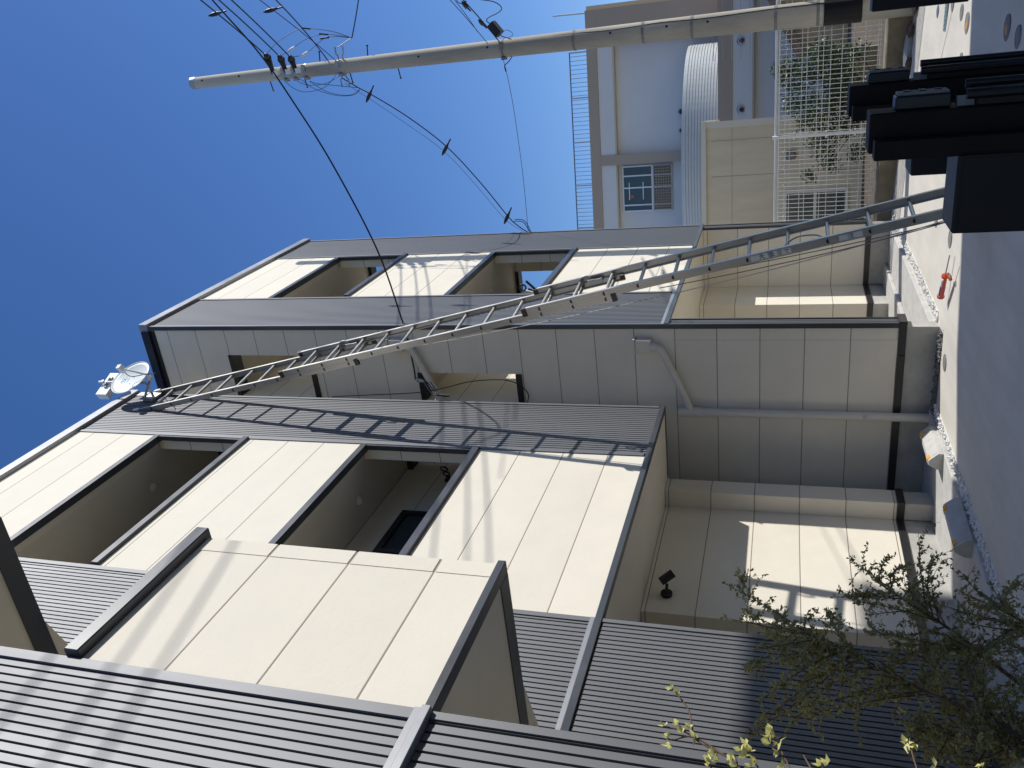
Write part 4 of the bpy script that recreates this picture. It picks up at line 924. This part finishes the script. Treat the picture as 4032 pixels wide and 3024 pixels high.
# control joints sawn in the slab
b = MB()
for (a_, c_) in ((q(1,2,1760,0), q(1,2,1680,560)), (L_(1700,0), L_(1600,470)), ):
    A_, C_ = onZ(*a_, -.02), onZ(*c_, -.0); A_.z = gz(A_.y)+.0045; C_.z = gz(C_.y)+.0045
    dd = (C_-A_).normalized(); ss = Vector((-dd.y, dd.x, 0))*.006
    b.add([A_-ss, C_-ss, C_+ss, A_+ss], [(0,1,2,3)])
tag(b.build('pavement_joint', M['gravdark']), kind='structure')

# ------------------------------------------------------------------ background buildings
BO, BY = Vector((34.6, 0, 0)), Vector((-.146, .9893, 0)).normalized(); BX = Vector((BY.y, -BY.x, 0))
def bl(sx_, sy_):
    d = ray(sx_, sy_); d = Vector((d[0], d[1], d[2])); t = (BO.dot(BX))/d.dot(BX); p_ = d*t; return (p_-BO).dot(BY), p_.z+EYE
fb = thing('apartment_building', BO, 'large white and taupe building with roof railing behind the pole', 'building')
def bb(m_, y0, y1, z0, z1, x0, x1):
    m_.obox(BO+BX*(x0+x1)/2+BY*(y0+y1)/2+Vector((0,0,(z0+z1)/2)), BX*(x1-x0)/2, BY*(y1-y0)/2, Vector((0,0,(z1-z0)/2)))
ye, zt_ = bl(*q(0,1,1580,80)); yl = 16.0
ztop = bl(*D(1275, 300))[1]; zb1 = bl(*D(1297, 300))[1]
yc0, yc1 = bl(*D(1400,330))[0], bl(*D(1400,352))[0]
PF = 3.7
def bl2(sx_, sy_):
    d = ray(sx_, sy_); d = Vector((d[0], d[1], d[2])); t = ((BO-BX*PF).dot(BX))/d.dot(BX); p_ = d*t; return (p_-BO).dot(BY), p_.z+EYE
b2t, b2b, b3b = bl2(*D(1551,200))[1], bl2(*D(1582,200))[1], bl2(*D(1625,200))[1]
zr = bl(*q(0,1,1760,500))[1]
w = MB(); bb(w, ye, yl, -.4, zb1, .35, 12); bb(w, -6, yl, b3b, b2b, -PF, .3); bb(w, -6, yl, -.4, b3b, -PF+.35, .3); w.build('wall', M['bwhite'], fb)
wy0, wz1 = bl(*q(0,1,1822,1378)); wy1, wz0 = bl(*q(0,1,2138,1060))
if wy0 > wy1: wy0, wy1 = wy1, wy0
w = MB(); bb(w, ye, yc0, zr, zb1, .0, .349); bb(w, yc1, yl, zr, zb1, 0, .349); w.build('upper_band', M['bwhite'], fb)
w = MB(); bb(w, ye-.05, yl, zb1+.002, ztop, -.06, 12.05); bb(w, yc0, yc1, b2t, zb1, -.05, .348); bb(w, -6, yl, b2b+.002, b2t, -PF-.06, .352); bb(w, ye-.05, ye+1.15, b2t+.002, zb1, -.055, 1.2); w.build('taupe_band', M['btaupe'], fb)
w = MB(); bb(w, ye+.02, yl, zr-.05, zr-.002, .02, .36); bb(w, -5.9, yl, b3b-.05, b3b-.002, -PF+.02, -PF+.40); w.build('recess_soffit', M['bcream'], fb)
w = MB(); bb(w, ye-.25, ye-.052, b2t, ztop+.02, .3, 11); w.build('side_wall', M['bcream'], fb)
# window with lower grille
def win(y0, y1, z0, z1):
    f = MB(); zc_ = z0+(z1-z0)*.39; t = .045
    for bx in ((y0,y1,z0,z0+t),(y0,y1,z1-t,z1),(y0,y1,zc_-.05,zc_+.05)): bb(f, bx[0], bx[1], bx[2], bx[3], .25, .36)
    for yy in (y0, y0+.22*(y1-y0)-.03, y0+.48*(y1-y0)-.03, y0+.86*(y1-y0)-.03, y1-t): bb(f, yy, yy+t*1.2, z0, z1, .255, .355)
    fo_ = f.build('window', M['frame'], fb)
    g_ = MB(); bb(g_, y0, y1, z0, z1, .30, .345); g_.build('pane', M['glass'], fo_)
    g_ = MB()
    for i in range(17): yy = y0+(y1-y0)*(i+.5)/17; bb(g_, yy-.012, yy+.012, z0, zc_, .21, .225)
    for i in range(8): zz_ = z0+(zc_-z0)*(i+.5)/8; bb(g_, y0, y1, zz_-.012, zz_+.012, .212, .227)
    g_.build('grille', M['btaupe'], fo_)
    g_ = MB()
    for zf in (.58, .86): bb(g_, y0+.36*(y1-y0), y0+.74*(y1-y0), z0+(z1-z0)*zf, z0+(z1-z0)*zf+.035, .27, .29)
    g_.build('glazing_bar', M['frame'], fo_)
    g_ = MB(); bb(g_, y0+.64*(y1-y0), y0+.70*(y1-y0), z0+.78*(z1-z0), z0+.84*(z1-z0), .28, .295); g_.build('red_sticker', M['orange'], fo_)
win(wy0, wy1, wz0, wz1)
# railing on the roof
rl = MB(); rz = bl(*q(0,1,1490,1000))[1]; y = ye+2.0
y0r = bl(*q(0,1,1460,335))[0]
y = y0r
while y < yl: 
    bb(rl, y-.008, y+.008, ztop, rz, .5, .516); y += .165
bb(rl, y0r, yl, rz-.02, rz+.02, .49, .53); 
rl.build('roof_railing', M['wiregrey'], fb)
for i in range(6):
    y = y0r+.02+1.72*i; c = MB(); bb(c, y-.025, y+.025, ztop, rz+.03, .48, .53); c.build('railing_post', M['galv'], fb)
c = MB(); yy, zz_ = bl(*q(0,1,1560,88)); y2, z2 = bl(*q(0,1,1370,105)); c.tube([BO+BY*yy+Vector((0,0,zz_-.3)), BO+BY*y2+Vector((0,0,z2))], .03, 6); c.build('lightning_rod', M['galv'], fb)
for a_ in (D(1600,88), D(1600,237)):
    yy, zz_ = bl2(*a_); o = BO-BX*PF+BY*yy+Vector((0,0,zz_)); c = MB(); c.tube([o+BX*.05, o-BX*.07, o-BX*.10], [.13,.13,.09], 18); v_ = c.build('vent_hood', M['galv'], fb)
    c = MB(); c.tube([o-BX*.101+Vector((0,0,-.03)), o-BX*.106+Vector((0,0,-.03))], .075, 16); c.build('vent_mouth', M['dark'], v_)
for a_, rr in ((q(0,1,2193,722), .13), (q(0,1,2192,845), .09)):
    yy, zz_ = bl(*a_); o = BO+BX*.35+BY*yy+Vector((0,0,zz_)); c = MB(); c.tube([o+BX*.05, o-BX*.10], [rr, rr], 18); v_ = c.build('vent_hood', M['galv'], fb)
    c = MB(); c.tube([o-BX*.101+Vector((0,0,-.03)), o-BX*.106+Vector((0,0,-.03))], rr*.75, 16); c.build('vent_mouth', M['dark'], v_)

# rounded corrugated roof in front of the building
za = bl(*D(1472, 290))[1]
cr = thing('curved_canopy', BO+BY*4.5, 'rounded white corrugated metal canopy in front of the big building', 'canopy')
ya, yb_ = bl(*D(1510,98))[0], bl(*D(1500,498))[0]; ym = (ya+yb_)/2; hw_ = (yb_-ya)/2+1.2; ym = ya+hw_
b = MB(); NS, NZ = 56, 12; vs = []; fs = []
cz0, cz1 = b2t+.004, bl2(*D(1473, 290))[1]
prof = []
for i in range(NZ):
    z_ = cz0+(cz1-cz0)*i/NZ; dz_ = (cz1-cz0)/NZ
    prof += [(z_, 0), (z_+dz_*.16, .0), (z_+dz_*.2, -.035), (z_+dz_*.96, -.035)]
prof.append((cz1, -.035))
for z_, o_ in prof:
    for k in range(NS+1):
        a = math.pi*k/NS; yy = ym-math.cos(a)*(hw_-o_); xx = -math.sin(a)*(3.5-o_)
        vs.append(BO+BX*(xx-.07)+BY*yy+Vector((0,0,z_)))
for i in range(len(prof)-1):
    for k in range(NS): fs.append((i*(NS+1)+k, (i+1)*(NS+1)+k, (i+1)*(NS+1)+k+1, i*(NS+1)+k+1))
b.add(vs, fs, False)
top = [BO+BX*(-math.sin(math.pi*k/NS)*3.52-.07)+BY*(ym-math.cos(math.pi*k/NS)*(hw_+.02))+Vector((0,0,cz1)) for k in range(NS+1)]
b.prism(top, (0,0,.05)); b.build('corrugated_shell', M['corr'], cr)

# shed
SO = Vector((17.0, 0, 0))+Vector((-.146*2.27, 2.27, 0))*0
SB = onX(*D(1600,262), 17.0); SB.z = 0; SYv = Vector((-.125, .992, 0)).normalized(); SXv = Vector((SYv.y, -SYv.x, 0))
def sp_(sx_, sy_):
    d = ray(sx_, sy_); d = Vector((d[0], d[1], d[2])); t = SB.dot(SXv)/d.dot(SXv); p_ = d*t; return (p_-SB).dot(SYv), p_.z+EYE
def sbx(m_, y0, y1, z0, z1, x0, x1): m_.obox(SB+SXv*(x0+x1)/2+SYv*(y0+y1)/2+Vector((0,0,(z0+z1)/2)), SXv*(x1-x0)/2, SYv*(y1-y0)/2, Vector((0,0,(z1-z0)/2)))
zts = sp_(*D(1526,400))[1]
sh = thing('storage_shed', SB, 'beige flat panelled shed behind the mesh fence', 'shed')
b = MB(); sbx(b, 0, 7, -.3, zts, 0, 3.5); b.build('wall', M['shed'], sh)
b = MB()
for y in (.33, 1.0, 2.0, 3.0): sbx(b, y-.006, y+.006, .2, zts-.1, -.004, -.0005)
for z in (.9, 1.7, 2.5): sbx(b, .1, 6.9, z-.004, z+.004, -.004, -.0005)
b.build('panel_joint', M['sealant'], sh)
b = MB(); sbx(b, -.05, 7.05, zts, zts+.09, -.05, 3.55); sbx(b, -.03, .09, -.2, zts-.002, -.03, -.001); b.build('roof', M['shedtrim'], sh)
yw, z1_ = sp_(*D(1692,412)); z0_ = sp_(*D(1832,440))[1]
b = MB()
for bx in ((yw, yw+.06, z0_, z1_), (yw+.061, yw+1.6, z1_-.06, z1_), (yw+.061, yw+1.6, z0_, z0_+.06), (yw+.061, yw+1.6, (z0_+z1_)/2-.02, (z0_+z1_)/2+.02)): sbx(b, *bx, -.03, .02)
wf = b.build('window', M['shedtrim'], sh)
b = MB(); sbx(b, yw+.06, yw+1.6, z0_+.06, z1_-.06, -.006, .01); b.build('pane', M['glass'], wf)
yv, zv = sp_(*zm(2300,100,1200,1500,945)); o = SB+SYv*yv+Vector((0,0,zv)); b = MB(); b.tube([o+SXv*.02, o-SXv*.08, o-SXv*.11], [.10,.10,.07], 16); b.build('vent_hood', M['lid'], sh)

# tan house with tiled roof beyond the garden
XH = 23.0
th = thing('tan_house', (XH, -1, 0), 'tan sided house with a sloping brown tiled roof beyond the fence', 'house')
c2 = lambda a, b_: onX(*zm(2700, 0, 700, a, b_), XH)
ra, rb_ = c2(1060, 0), c2(1395, 660)
ra2 = ext(rb_, ra, 2.2)
w = MB(); w.prism([(XH, rb_.y, -.3), (XH, rb_.y, rb_.z-.15), (XH, ra2.y, ra2.z-.15), (XH, ra2.y, -.3)], (8, 0, 0)); w.build('wall', M['tan'], th)
w = MB(); up = Vector((0,0,.22)); a_, b_ = ext(ra2, rb_, 1.03), ra2; w.prism([a_-Vector((.3,0,.15)), b_-Vector((.3,0,.15)), b_-Vector((.3,0,.15))+up, a_-Vector((.3,0,.15))+up], (8.6, 0, 0)); w.build('roof', M['tile'], th)
w = MB(); c_ = c2(1700, 0); 
for z in np.arange(.2, 3.4, .22): w.box(XH-.012, XH, ra2.y, rb_.y, z, z+.012)
w.build('siding_joint', M['sealant'], th)
pk = thing('planter_wall', (15.2, 1.2, .16), 'low reddish block wall half hidden behind the fence shrub', 'wall')
a_, b_ = onX(*zm(2700,0,700,2060,600), 15.2), onX(*zm(2700,0,700,2190,1000), 15.2)
w = MB(); w.box(15.2, 15.4, min(a_.y,b_.y), max(a_.y,b_.y)+.2, .1, max(a_.z, b_.z)); w.build('block_course', M['tan'], pk)

for o in bpy.data.objects:
    if '_o' in o.keys(): del o['_o']
